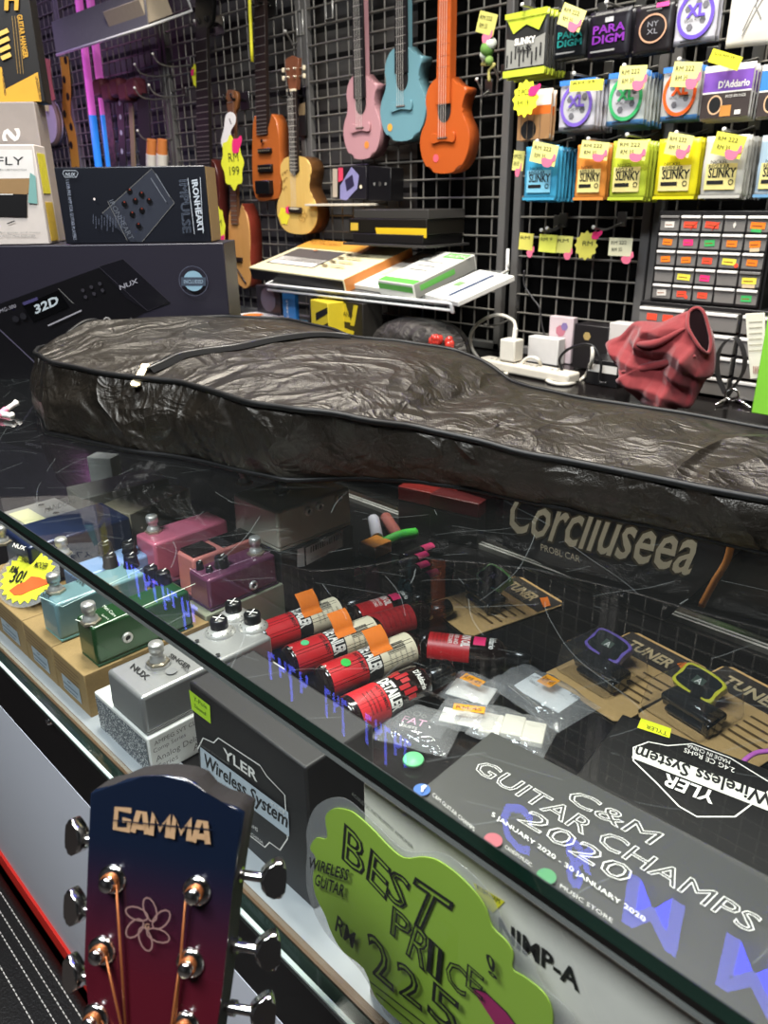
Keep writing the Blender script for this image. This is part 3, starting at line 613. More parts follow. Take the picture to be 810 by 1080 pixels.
b.Tx('f', (443, 838), (448, 840), (445, 831), WHITE, .03)
b.obj('lettering', bk)

# second wireless box lying flat, upside-down towards the customer
ZF = ZS+.034
q = [onz(*p, ZF) for p in ((622, 818), (668, 757), (812, 812))]
u_ = (q[2]-q[1]).normalized(); Ff = mat4(q[1], u_, V((-u_.y, u_.x, 0))); 
b = B(Ff); b.box((.09, -.065, -.0167), (.20, .13, .0333), M('141314', .4, 0, .1, 10), .0015); fb = b.obj('wireless_kit_box', label='black wireless system box lying flat behind the flyer', cat='box')
b = ink(TP(ZF)); b.L([(815, 832), (775, 862), (735, 862), (716, 851), (692, 826), (668, 803), (668, 789), (684, 783), (704, 787), (730, 785), (770, 800), (812, 826)], .0013, WHITE)
b.Q([(666, 800), (671, 787), (815, 840), (815, 858)], M('dedbd0', .5)); b.Tx('Wireless System', (815, 840), (672, 788), (813, 854), INK, .02); b.Tx('YLER', (757, 838), (702, 817), (751, 850), WHITE, .02)
b.Tx('2.4G CE RoHS', (775, 812), (722, 790), (774, 817), WHITE); b.Tx('MADE IN CHINA', (770, 804), (725, 786), (769, 808), WHITE); b.obj('printed_sleeve', fb)
b = ink(TP(ZF)); b.Q([(676, 758), (708, 769), (706, 779), (672, 768)], M('e8ee2a', .6)); b.Tx('TYLER', (704, 773), (682, 765), (703, 777), INK); b.obj('sticker', fb, label='yellow sticker')

# green cloud price sign in a clear sleeve, against the front glass
YS = .2155; FS = FR(YS)
cl = [(343, 862), (352, 853), (368, 855), (380, 863), (396, 878), (410, 893), (426, 905), (446, 904), (462, 908), (482, 922), (500, 940), (512, 958), (519, 978), (533, 992), (541, 1006), (540, 1022), (552, 1030), (572, 1046), (582, 1066), (580, 1090), (560, 1112), (530, 1130), (480, 1112), (440, 1090), (415, 1072), (395, 1050), (384, 1022), (362, 1004), (350, 985), (343, 966), (333, 945), (330, 925), (333, 905), (327, 895), (333, 884), (345, 884)]
ps = thing('price_sign', 'green cloud shaped best price sign inside the front glass', 'sign', onm(FS, 440, 1000))
b = B(FS); b.prism([tuple(p) for p in smooth_loop([uvm(FS, *p) for p in cl], 3)], .0008, M('8fae3a', .55, 0, .05, 30)); b.obj('sign_card', ps)
cx = sum(uvm(FS, *p)[0] for p in cl)/len(cl); cy = sum(uvm(FS, *p)[1] for p in cl)/len(cl)
b = B(FS); b.prism([tuple(p) for p in smooth_loop([(cx+(uvm(FS, *p)[0]-cx)*1.13, cy+(uvm(FS, *p)[1]-cy)*1.1) for p in cl[::2]], 5)], .0003, clear('sleeve_plastic', (.93, .93, .92), 1.45, .12, .1), 0, None, None, -.0012); b.obj('clear_sleeve', ps)
b = ink(FS); K = INK
for s_, A_, B2, C_ in (('B', (361, 904), (384, 926), (364, 866)), ('E', (387, 925), (408, 948), (392, 892)), ('S', (407, 942), (428, 960), (414, 912)), ('T', (424, 962), (462, 990), (440, 922)), ('P', (413, 982), (434, 1000), (416, 952)), ('R', (430, 1003), (451, 1023), (440, 970)), ('I', (452, 1020), (466, 1034), (455, 985)), ('C', (472, 1032), (494, 1050), (474, 1004)), ('E', (494, 1036), (512, 1052), (496, 1012))): b.Tx(s_, A_, B2, C_, K, 0, .022)
b.Tx('WIRELESS', (328, 912), (370, 926), (330, 901), K, .02); b.Tx('GUITAR', (335, 930), (366, 943), (337, 918), K, .02); b.Tx('RM', (357, 977), (376, 997), (360, 961), K, .02)
b.Tx('2', (397, 1022), (420, 1042), (390, 975), K, .0, .024); b.Tx('2', (425, 1042), (450, 1062), (422, 1005), K, .0, .024); b.Tx('5', (455, 1062), (488, 1092), (458, 1025), K, .0, .024); b.Tx('!', (520, 1020), (530, 1028), (517, 998), K, 0, .03)
b.L([(395, 1030), (450, 1072), (500, 1110)], .0012, K); b.L([(402, 1042), (450, 1082), (490, 1115)], .0012, K); b.obj('handwriting', ps)
b = ink(FS); b.Q([(497, 1040), (513, 1045), (535, 1066), (560, 1100), (530, 1090)], M('9a1f5a', .5)); b.L([(497, 1040), (513, 1045), (535, 1066), (560, 1100)], .0011, K); b.obj('marker_stroke', ps)

# bottles
def bottle(label, A_, Bp, d, style, roll=0, z=None, group=None, name='cleaner_bottle', sc=1):
    """lying bottle whose base sits at pixel A_ and cap at Bp (axis height r above the deck)"""
    r = d/2; zz = (z or ZS)+r+.0008; a = onz(*A_, zz); e = onz(*Bp, zz); L = (e-a).length; dr = (e-a).normalized()
    up_ = V((0, 0, 1)); y_ = dr.cross(up_)
    Mx = Matrix(((up_.x, y_.x, dr.x, a.x), (up_.y, y_.y, dr.y, a.y), (up_.z, y_.z, dr.z, a.z), (0, 0, 0, 1))) @ RZ(roll)
    t = thing(name, label, 'bottle', (a.x, a.y, zz-r), group)
    bl = L*.70
    b = B(Mx); b.lathe([(0, .001), (r*.8, 0), (r*.97, .003), (r, .006), (r, bl-.006), (r*.93, bl), (r*.62, bl+L*.055), (r*.46, bl+L*.075), (r*.46, bl+L*.1), (0, bl+L*.1)], M('190d0b', .12, 0, .1, 20, coat=.6), 32); b.obj('glass_body', t)
    b = B(Mx); b.lathe([(r*.46, bl+L*.08), (r*.6, bl+L*.085), (r*.6, L*.985), (r*.52, L), (0, L)], M('0d0d0f', .25), 26)
    for i in range(20): q = i*6.283/20; b.box((r*.6*math.cos(q), r*.6*math.sin(q), L*.87), (.0008, .0008, L*.18), M('0d0d0f', .25))
    b.obj('cap', t)
    def band(h0, h1, a0, a1, m, rr=1.006, n=18):
        bb.add([(r*rr*math.cos(math.radians(a0+(a1-a0)*i/n)), r*rr*math.sin(math.radians(a0+(a1-a0)*i/n)), h) for h in (h0, h1) for i in range(n+1)], [(i, i+1, n+2+i, n+1+i) for i in range(n)], m)
    def wrap(s_, ang, h0, hh, wdeg, m, bold=.02, rr=1.012, along=False):
        vs, fs, x0, w0 = text_mesh(s_, bold); out = []
        for v in vs:
            if along: th = math.radians(ang)-v.y/.72*hh/r; zz_ = h0+(v.x-x0)/w0*wdeg
            else: th = math.radians(ang+((v.x-x0)/w0-.5)*wdeg); zz_ = h0+v.y/.72*hh
            out.append((r*rr*math.cos(th), r*rr*math.sin(th), zz_))
        bb.add(out, fs, m)
    bb = B(Mx)
    if style == 'detailer':
        band(bl*.12, bl*.46, -120, 120, RED); band(bl*.46, bl*.62, -120, 120, INK); wrap('DETAILER', 38, bl*.475, bl*.13, 105, WHITE, .04)
        wrap('INSTRUMENT', 38, bl*.40, bl*.04, 80, INK); wrap("D'Addario", 38, bl*.88, bl*.07, 60, WHITE)
        for k in range(3): wrap('cleans and protects the finish', 38, bl*(.33-.05*k), bl*.025, 70, M('5a1014', .5))
        for k in range(9):
            a_ = -70+k*17; band(bl*(.63+.03*(k % 3)), bl*(.76+.03*((k*2) % 3)), a_, a_+13, M('a81c22', .4), 1.004, 4)
    elif style == 'back':
        band(bl*.05, bl*.42, -130, 130, RED); band(bl*.42, bl*.58, -130, 130, INK); wrap('DETAILER', 30, bl*.435, bl*.13, 105, WHITE, .04); band(bl*.58, bl*.97, -130, 130, CREAM)
        wrap('INSTRUMENT', 30, bl*.36, bl*.04, 80, INK)
        for k in range(9): band(bl*.66, bl*.86, 15+k*4, 15+k*4+(1.8 if k % 3 else 2.8), INK, 1.01, 1)
        for k in range(5): wrap('water and mild surfactants blend', 70, bl*(.90-.06*k), bl*.025, 38, M('5d5247', .6), 0)
        wrap('D', 0, bl*.02, bl*.05, 10, WHITE)
    elif style == 'lemon':
        band(bl*.05, bl*.62, -110, 110, M('b3181f', .4)); wrap('LEMON OIL', 0, bl*.50, bl*.12, 88, WHITE, .04); wrap('CLEANER AND', 0, bl*.40, bl*.06, 75, WHITE, .01); wrap('CONDITIONER', 0, bl*.32, bl*.06, 75, WHITE, .01); wrap("D'Addario", 0, bl*.87, bl*.09, 85, WHITE)
        for k in range(4): wrap('for natural fingerboards only', 0, bl*(.26-.05*k), bl*.022, 70, M('5a1014', .5), 0)
        band(bl*.66, bl*.82, -22, 32, M('ec2a6c', .5), 1.012)
    elif style == 'dark':
        band(bl*.1, bl*.55, -110, 110, M('1d1010', .4)); band(bl*.6, bl*.92, -60, 30, M('f0307a', .5), 1.015)
    elif style == 'red':
        band(bl*.1, bl*.75, -110, 110, M('9c1a20', .4))
        for k in range(6): wrap('cleaner and polish', 30, bl*(.65-.08*k), bl*.03, 90, M('5a1014', .5), 0)
    bb.obj('label_band', t); return t, Mx, r, bl
def curl(t, Mx, r, h, a0, wdt, m, name='price_sticker', label=None, txt='RM 35'):
    """sticker wrapped on the bottle, its free end standing up"""
    b = B(Mx); pts = []; n = 10
    for i in range(n+1):
        k = i/n; th = math.radians(a0-55*k); rr = r*1.02+(.018*max(0, k-.4)/.6)
        pts += [(rr*math.cos(th), rr*math.sin(th), h-wdt/2), (rr*math.cos(th), rr*math.sin(th), h+wdt/2)]
    b.add(pts, [(2*i, 2*i+1, 2*i+3, 2*i+2) for i in range(n)], m); b.obj(name, t, label=label)
BD = .036
t, Mx, r, bl = bottle('detailer bottle nearest the front glass, red label with dark flames', (361, 759), (474, 706), .040, 'detailer', 0)
t, Mx, r, bl = bottle('detailer bottle with a green dot and a curled orange sticker', (338, 721), (470, 668), .036, 'back', 0)
b = B(Mx); b.lay = 0; th = math.radians(18); b.cyl((r*1.0*math.cos(th), r*1.0*math.sin(th), bl*.24), (r*1.03*math.cos(th), r*1.03*math.sin(th), bl*.24), .0052, GREENS, n=20); b.obj('round_sticker', t, label='green round sticker')
curl(t, Mx, r, bl*.62, 35, .024, ORANGE, label='orange price sticker')
t, Mx, r, bl = bottle('detailer bottle with an upright orange sticker, third from the front', (302, 700), (430, 651), .036, 'back', 6)
curl(t, Mx, r, bl*.62, 32, .024, ORANGE, label='orange price sticker')
b = B(Mx); th = math.radians(0); b.cyl((r*math.cos(th), r*math.sin(th), bl*.2), (r*1.03*math.cos(th), r*1.03*math.sin(th), bl*.2), .0045, M('5fd08a', .5), n=18); b.obj('round_sticker', t, label='pale green round sticker')
t, Mx, r, bl = bottle('detailer bottle farthest back, beside the silver pedal knobs', (272, 675), (390, 632), .036, 'back', -12)
curl(t, Mx, r, bl*.62, 52, .024, ORANGE, label='orange price sticker')
bottle('lemon oil bottle lying crosswise in front of a tuner card', (449, 681), (560, 694), .032, 'lemon')
bottle('red labelled bottle lying behind the crosswise lemon oil bottle', (383, 666), (474, 640), .034, 'red', z=ZS)
bottle('lemon oil bottle lying farthest back in the heap', (374, 652), (452, 628), .030, 'lemon')
for i, (c_, lb) in enumerate((((356, 623), 'dark bottle with a pink sticker behind the cream labelled bottles'), ((374, 608), 'dark bottle with a pink sticker, second behind the cream labelled bottles'), ((455, 609), 'dark bottle with a pink sticker, nearest of the far row'), ((445, 600), 'dark bottle with a pink sticker, second of the far row'), ((444, 590), 'dark bottle with a pink sticker, third of the far row'), ((450, 581), 'dark bottle with a pink sticker, farthest of the far row'))):
    bottle(lb, (c_[0]-26, c_[1]+9), (c_[0]+22, c_[1]-9), .017, 'dark', 30)

# clip-on tuners on blister cards
def tuner(q, sc_px, rim, label):
    F, wd, dp = fit(TP(ZS+.0025), q); t = thing('tuner_pack', label, 'tuner', F.translation-V((0, 0, .002)), 'clip-on tuner packs')
    b = B(F); rr = .008; pol = [(-wd/2+rr, -dp/2), (wd/2-rr, -dp/2), (wd/2, -dp/2+rr), (wd/2, dp/2-rr), (wd/2-rr, dp/2), (-wd/2+rr, dp/2), (-wd/2, dp/2-rr), (-wd/2, -dp/2+rr)]
    b.prism(pol, .0012, M('c29d66', .7, 0, .1, 200)); b.obj('card', t)
    b = ink(F, False); b.lay = .0003; b.R(-wd*.48, dp*.2, wd*.96, dp*.27, M('2c2622', .5)); b.t('TUNER', wd*.2, dp*.27, dp*.12, M('b9a680', .5), wd*.56, 'r', bold=.03)
    for i in range(5): b.R(wd*.1, dp*(.08-.08*i), wd*(.34-.03*(i % 3)), dp*.02, M('5b4526', .6))
    b.obj('lettering', t)
    b = B(F); b.prism([(wd*.22, dp*.36), (wd*.44, dp*.28), (wd*.46, dp*.35), (wd*.25, dp*.43)], .0005, ORANGE, 0, None, None, .002); b.obj('price_sticker', t, label='orange price sticker')
    P = onz(*sc_px, ZS+.030); X = F.inverted() @ P
    Fd = F @ T(X.x, X.y, X.z) @ RX(28) @ RZ(-4)
    b = B(Fd); rp = [tuple(p) for p in smooth_loop([(-.02, -.014), (.02, -.014), (.022, 0), (.02, .014), (-.02, .014), (-.022, 0)], 4)]
    b.prism(rp, .008, M(rim, .35), .001); b.obj('screen_rim', t, label='coloured screen rim')
    b = B(Fd); b.prism([(x*.86, y*.82) for x, y in rp], .001, M('151a1c', .08, coat=.6), 0, None, None, .0006); b.lay = .0008; b.R(-.006, -.004, .012, .009, M('3c4a40', .3)); b.t('A', -.003, -.003, .007, WHITE); b.obj('screen', t)
    Fc = F @ T(X.x+.012, X.y-.022, 0); CL = M('121214', .18, coat=.6); b = B(Fc); b.cyl((-.008, .016, .026), (-.004, .006, .020), .0055, CL); b.box((0, 0, .0155), (.058, .026, .010), CL, .004, None, 3); b.box((.004, -.004, .0065), (.05, .022, .005), CL, .002); b.cyl((-.026, -.004, .011), (.030, -.004, .011), .007, CL); b.box((.026, -.012, .012), (.008, .012, .012), CL, .002); b.obj('clip', t)
    bl_ = clear('blister_plastic', (.96, .96, .96), 1.35, .08, .015) if 'blister_plastic' not in bpy.data.materials else bpy.data.materials['blister_plastic']
    b = B(F); b.box((X.x+.006, X.y-.014, .018), (.072, .072, .036), bl_, .006, None, 2, .12); b.obj('blister', t)
    return t
tuner([(446, 645), (503, 668), (590, 640), (548, 600)], (520, 608), '8ee068', 'tuner pack with a green rimmed screen, nearest the bag')
tuner([(586, 728), (668, 766), (738, 706), (652, 652)], (641, 680), '6a55a8', 'tuner pack with a purple rimmed screen, middle of three')
tuner([(672, 764), (800, 826), (858, 756), (760, 690)], (737, 719), 'c9c22e', 'tuner pack with a yellow rimmed screen, rightmost of three')

# small parts in clear bags
PB = clear('poly_bag', (.97, .97, .97), 1.5, .08, .15, 'f4f4f4', 1.0, 70)
AMB = M('f2a01e', .6)
def polybag(label, F, wd, dp, card, stick, txt=None, hw=None):
    t = thing('parts_bag', label, 'parts bag', F.translation, 'small parts in clear bags')
    def sheet(z0, nx=16, ny=12, s=0):
        vs = [((i/nx-.5)*wd, (j/ny-.5)*dp, z0*math.sin(math.pi*i/nx)**.5*math.sin(math.pi*j/ny)**.5+.0015+.004*ridge((i*.11+s, j*.16, s), 2, s)*(1 if 0 < i < nx and 0 < j < ny else .4)+.002) for j in range(ny+1) for i in range(nx+1)]
        return vs, [(j*(nx+1)+i, j*(nx+1)+i+1, (j+1)*(nx+1)+i+1, (j+1)*(nx+1)+i) for j in range(ny) for i in range(nx)]
    b = B(F); b.add(*sheet(.012, s=len(label) % 7), PB); b.obj('clear_bag', t)
    if card:
        b = B(F @ T(card[0], card[1], .0042) @ RZ(card[4])); b.box((0, 0, 0), (card[2], card[3], .0015), M(card[5], .6), .0004); b.obj('insert_card', t)
        if txt: b = ink(F @ T(card[0], card[1], .0052) @ RZ(card[4]), False); [b.t(*a) for a in txt]; b.obj('lettering', t)
    if stick: b = ink(F @ T(stick[0], stick[1], .0165) @ RZ(stick[4]), False); b.R(-stick[2]/2, -stick[3]/2, stick[2], stick[3], AMB); b.t('RM 45', -stick[2]*.4, -stick[3]*.25, stick[3]*.5, M('6a3205', .6), stick[2]*.8); b.obj('price_sticker', t, label='orange price sticker')
    if hw: b = B(F); hw(b); b.obj('hardware', t)
    return t
def flat(px_, rz, z=ZS+.001): return T(*onz(*px_, z)) @ RZ(rz)
polybag('clear parts bag with an orange sticker, against the nearest bottle', flat((497, 733), 12), .055, .05, (0, 0, .045, .03, 5, 'f4f1ea'), (0, .002, .024, .012, -8))
polybag('clear parts bag with a slanted orange sticker, beside the flyer', flat((492, 762), 18, ZS+.004), .06, .04, (0, 0, .05, .022, 8, 'f2efe6'), (.002, .0, .03, .01, 14))
polybag('largest clear parts bag, with a white and grey card and a steel rod', flat((570, 737), -8, ZS+.004), .10, .062, (0, .008, .058, .036, 4, 'e4e6e6'), (0, .010, .016, .018, 4), [('TAIL', .018, .012, .005, INK), ('0012', -.022, .0, .004, GREY)], lambda b: b.cyl((-.028, -.014, .006), (.02, -.021, .006), .0025, CHROME))
polybag('clear parts bag of cream plastic pieces, behind the flyer corner', flat((540, 775), 16, ZS+.002), .075, .05, None, None, None, lambda b: [b.box((-.02+.02*k, .004*(k % 2), .006), (.02, .03, .006), M('d9d2c0', .5), .001, RZ(10)) for k in range(3)])
polybag('clear parts bag with a black card and pink lettering', flat((441, 772), 22, ZS+.001), .075, .06, (0, .008, .05, .03, 0, '1c1c20'), None, [('FAT', -.018, -.006, .010, M('f0a8c8', .5)), ('GUSTS', -.016, -.013, .004, WHITE), ('oOo', -.018, .006, .008, GREY)])
b = B(flat((436, 802), 20, ZS+.0045)); b.lathe([(0, .003), (.009, .0025), (.010, 0), (0, 0)], M('6fd08a', .4), 24); b.obj('round_sticker', label='pale green disc lying on the parts bags behind the glass edge', cat='sticker')

# pink pedal, salmon pedal and purple pedal, grey pedal on a black box, rear boxes
ZR = .885
def plinth_box(name, label, r, z, m, grow=.004): return carton(name, label, 'box', T((r[0]+r[1])/2, (r[2]+r[3])/2, z), r[1]-r[0]+grow, r[3]-r[2]+grow, z-ZS-.0007, m)
rp = rect(ZR, (197, 601), (215.5, 611), (295, 586)); zp0 = ony(217, 643, rp[2]).z
PUR = grad('purple_metal', '6a3a5e', '9a5a68', 0, -.02, .03, .3, .5)
pp = pedal('mini_pedal', 'purple mini effects pedal with a side jack', rp, zp0, ZR-zp0, M('6b3a55', .32, .3, .1, 60, coat=.4), px_feet((270, 584, ZR)), [(onz(234, 597, ZR), .008, .012), (onz(211, 600, ZR), .004, .009), (onz(221, 603, ZR), .004, .006)], [onx(267, 617, rp[1])], M('4a2a46', .4))
b = ink(TP(ZR)); b.L([(200, 600), (213, 608), (285, 582)], .0009, M('c9a2b8', .5)); b.obj('lettering', pp)
plinth_box('pedal_box', 'olive grey box under the purple pedal', (rp[0], rp[1], rp[2]-.006, rp[3]+.02), zp0-.0005, M('8c8f78', .6))
rk = (-.789, -.745, .37, .472)
kp = pedal('mini_pedal', 'pink mini effects pedal with one footswitch', (rk[0], rk[1], rk[2], rk[3]), .845, .055, M('c2657c', .35, .1, .08, 100, coat=.3), px_feet((162, 561, .9)), [])
plinth_box('pedal_box', 'black box under the pink pedal', rk, .8445, M('1a191b', .5))
rl = rect(.892, (186, 580), (200, 590), (286, 560))
sl = pedal('mini_pedal', 'salmon pedal with a black top panel behind the purple one', (-.728, -.692, .387, .485), .842, .05, M('c77a72', .35, .1, .06, 100, coat=.3), [], [])
x0, x1, y0, y1 = -.728, -.692, .387, .485
b = B(T((x0+x1)/2, (y0+y1)/2, .8925)); b.box((0, -.03, .001), ((x1-x0)*.8, .03, .004), M('1b1714', .2), .001); b.box((0, .024, .0005), ((x1-x0)*.86, .062, .002), M('141214', .15, coat=.5), .0008); b.obj('top_panel', sl)
plinth_box('pedal_box', 'black box under the salmon pedal', (x0, x1, y0, y1), .8415, M('1a191b', .5), .0)
ZG = .935
rq = rect(ZG, (240, 522), (300, 541), (366, 512))
gpd = pedal('grey_pedal', 'grey metal pedal with three side jacks, under the bag edge', rq, .885, .05, M('a9a798', .4, .4, .06, 100), px_feet((297, 519, ZG), (258, 510, ZG)), [], [onx(325, 539, rq[1]), onx(337, 534, rq[1]), onx(357, 525, rq[1])])
gb = carton('pedal_box', 'black box with a barcode label under the grey pedal', 'box', T((rq[0]+rq[1])/2+.002, (rq[2]+rq[3])/2, .8845), rq[1]-rq[0], rq[3]-rq[2], .8845-ZS-.0007, M('161516', .4))
b = ink(SD(rq[1]+.002)); b.Q([(322, 578), (361, 558), (361, 576), (323, 596)], M('b9bab8', .5)); b.Q([(313, 579), (320, 577), (321, 597), (313, 598)], M('c2c2c0', .5))
for k in range(14): b.Q([(327+k*2.3, 576.5-k*1.17), (328+k*2.3+(k % 3)*.3, 576-k*1.17), (328+k*2.3+(k % 3)*.3, 582-k*1.17), (327+k*2.3, 582.5-k*1.17)], INK)
b.Tx('MODEL GUITAR PEDAL', (326, 590), (352, 577), (326, 588), GREY); b.obj('barcode_label', gb, label='pale barcode label')

def rear(name, label, cat, q, z1, h, m): F, wd, dp = fit(TP(z1), q); return carton(name, label, cat, F, wd, dp, h, m), F, wd, dp
o, F, wd, dp = rear('processor_box', 'dark pedal processor box lettered along its side', 'box', [(20, 545), (50, 566), (100, 535), (62, 520)], .862, .862-ZS-.0007, M('45423f', .5))
b = ink(faces(F, wd, dp, .07)['right']); b.Tx('PANDORA', (47, 541), (80, 530), (47, 535), M('8d8a84', .5), .01); b.obj('lettering', o)
t = thing('multi_effects_unit', 'small grey multi effects unit with a pale screen', 'effects unit', onz(32, 540, .8635))
F, wd, dp = fit(TP(.877), [(8, 552), (36, 566), (78, 536), (44, 516)])
b = B(F); b.box((0, 0, -.0067), (wd, dp, .0133), M('8a8680', .4), .002); b.obj('body', t)
b = B(F); b.box((-wd*.02, -dp*.2, .0004), (wd*.6, dp*.32, .0012), M('c9c49a', .3), .0004); b.obj('screen', t)
for k in range(3): b = B(F); b.cyl((-wd*.25+k*wd*.25, dp*.15, 0), (-wd*.25+k*wd*.25, dp*.15, .003), .004, CHROME); b.obj('button', t)
o, F, wd, dp = rear('processor_box', 'grey topped black box left of two, in front of the bag', 'box', [(78, 521), (97, 535), (165, 497), (150, 487)], .895, .07, M('7a756c', .5))
o, F, wd, dp = rear('processor_box', 'tan topped black box right of two, in front of the bag', 'box', [(102, 535), (142, 542), (195, 515), (168, 506)], .885, .06, M('90866f', .5))
o, F, wd, dp = rear('white_tag_box', 'small white barcode box behind the tan topped box', 'box', [(95, 482), (120, 484), (122, 478), (98, 476)], .9, .05, M('8c8c88', .5))
# rear right: red and green sleeves, small boxes
for i, (q, c, lb) in enumerate((([(420, 512), (470, 524), (486, 516), (432, 506)], '6e1814', 'red packet lying under the bag edge'), ([(452, 520), (505, 532), (516, 524), (466, 514)], '4a1416', 'dark red packet lying right of the bright red one under the bag'))):
    o_, F, wd, dp = rear('string_packet', lb, 'packet', q, .86, .022, M(c, .4)); carton('support_carton', 'black carton under the ' + lb.split(' lying')[0], 'box', F @ T(0, 0, -.0225), wd, dp, .86-.0225-ZS-.0007, M('121112', .5))
b = B(); p0, p1 = onz(402, 574, ZS+.012), onz(438, 562, ZS+.012); b.tube(smooth_loop([p0, (p0+p1)/2+V((0, 0, .004)), p1], 5, False), .008, M('3fb03a', .5)); b.obj('cable_wrap', label='bright green wrapped cable end beside the dark bottles', cat='cable wrap')
for p, q_, c, lb in (((394, 548), (398, 568), 'a9a9b5', 'pale grey tube standing in the heap near the green wrap'), ((407, 546), (420, 566), '8a5048', 'brown tube lying in the heap near the green wrap')):
    b = B(); b.cyl(onz(*p, ZS+.014), onz(*q_, ZS+.014), .009, M(c, .4)); b.obj('polish_tube', label=lb, cat='tube')
F, wd, dp = fit(TP(ZS+.02), [(380, 572), (396, 578), (412, 570), (396, 563)]); b = B(F); b.box((0, 0, -.009), (wd, dp, .018), M('d98a2c', .5), .001); b.obj('small_carton', label='small orange carton beside the green wrap', cat='box')
# strap tip and cable at the right
b = B(); zc = ZS+.03; lp = [onz(*p, zc) for p in ((812, 792), (795, 795), (781, 808), (783, 826), (800, 838), (815, 842))]; b.tube(smooth_loop(lp, 6, False), .0022, M('c46ac0', .35)); b.obj('thin_cable', label='thin pink cable looping at the right edge of the case', cat='cable')
b = B(TP(ZS+.012)); b.prism([uvm(TP(ZS+.012), *p) for p in ((693, 855), (736, 892), (741, 900), (694, 872))], .004, M('b9772e', .5), .0005); b.obj('leather_strap', label='orange brown strap tip between the flyer and the flat black box', cat='strap')

# ------------------------------------------------------------------ guitar headstock in front of the case
def dirr(deg): a = YAW-math.radians(deg); return V((math.cos(a), math.sin(a), 0))
uh, nh = dirr(101), dirr(191); ln = math.radians(20); Zv = V((0, 0, 1))
vh = Zv*math.cos(ln)-nh*math.sin(ln); vh = (vh+.06*uh).normalized()
P0 = CAM+ray(175, 920)*.345
HM = mat4(P0, uh, vh)
gt = thing('acoustic_guitar', 'dark blue to red sunburst guitar headstock standing in front of the case', 'guitar', (P0.x+.05, P0.y-.09, .0))
HB = grad('headstock_burst', '4a101b', '0e1728', 1, -.062, .012, .22, .6)
HB.node_tree.nodes['Separate XYZ']
def local(M_, px_): return uvm(M_, *px_)
hp = [(94.5, 837), (100, 833), (118, 829), (134, 822), (150, 819), (172, 818), (194, 821), (206, 826), (216, 838), (230, 846), (247, 851), (257.5, 857)]
ol = [local(HM, p) for p in hp]+[(.0318, -.004), (.0290, -.05), (.0255, -.085), (.0225, -.098), (.0215, -.107), (-.0265, -.107), (-.0275, -.098), (-.034, -.088), (-.0385, -.05), (-.0385, -.002)]
ol = [(x, y) for x, y in ol]
b = B(HM); b.prism(ol, .015, HB, .0012, None, wood('mahogany_side', '120a08', '0a0605', 10, (1, 1, .08), .8)); hs = b.obj('headstock', gt)
# burst follows the headstock's own length: shift the gradient into its frame
nt = HB.node_tree; tcn = [n for n in nt.nodes if n.type == 'TEX_COORD'][0]; spn = [n for n in nt.nodes if n.type == 'SEPXYZ'][0]
dotn = nt.nodes.new('ShaderNodeVectorMath'); dotn.operation = 'DOT_PRODUCT'; loc = WM(gt).inverted() @ P0
sb = nt.nodes.new('ShaderNodeVectorMath'); sb.operation = 'SUBTRACT'; sb.inputs[1].default_value = loc; dotn.inputs[1].default_value = vh
nt.links.new(tcn.outputs['Object'], sb.inputs[0]); nt.links.new(sb.outputs[0], dotn.inputs[0])
mrn = [n for n in nt.nodes if n.type == 'MAP_RANGE'][0]; nt.links.new(dotn.outputs['Value'], mrn.inputs[0])
b = ink(HM); TAN = M('c9a27a', .35, .3)
GL5 = {'G': [[(1, .95), (.08, .95), (.08, .05), (.92, .05), (.92, .48), (.5, .48)]], 'A': [[(.06, 0), (.32, .95), (.68, .95), (.94, 0)], [(.2, .3), (.8, .3)]], 'M': [[(.06, 0), (.1, .98), (.5, .3), (.9, .98), (.94, 0)]]}
gA, gB, gC = (V(uvm(HM, *p)) for p in ((120.5, 874), (224.5, 889), (122.5, 851))); b.px = False; gx = 0
for ch, w_ in zip('GAMMA', (.19, .19, .215, .215, .19)):
    for st in GL5[ch]: b.L([tuple(gA+(gB-gA)*(gx+x*(w_-.025))+(gC-gA)*y) for x, y in st], .0026, TAN)
    gx += w_
b.px = True; b.L([(121, 863), (226, 873)], .0006, M('131a2a', .3))
for k in range(6):
    c_ = V(uvm(HM, 159, 971)); a = k*math.pi/3+.2; pts = []
    for i in range(13):
        th = i*2*math.pi/12; x, y = .0056*math.cos(th), .0030*math.sin(th); x, y = .0066+x*.77-y*.64, .0015+x*.64+y*.77; pts.append((c_.x+x*math.cos(a)-y*math.sin(a), c_.y+x*math.sin(a)+y*math.cos(a)))
    b.px = False; b.L(pts, .00065, M('9a7a72', .4, .2)); b.px = True
b.Tx('G', (156.5, 974), (161.5, 975), (157, 968.5), M('b08c70', .4, .2), .02); b.obj('inlay', gt)
posts = [(119, 927), (108, 1002), (101, 1073), (208, 939), (201, 1015), (196, 1081)]; SB = M('b06a3e', .35, .7)
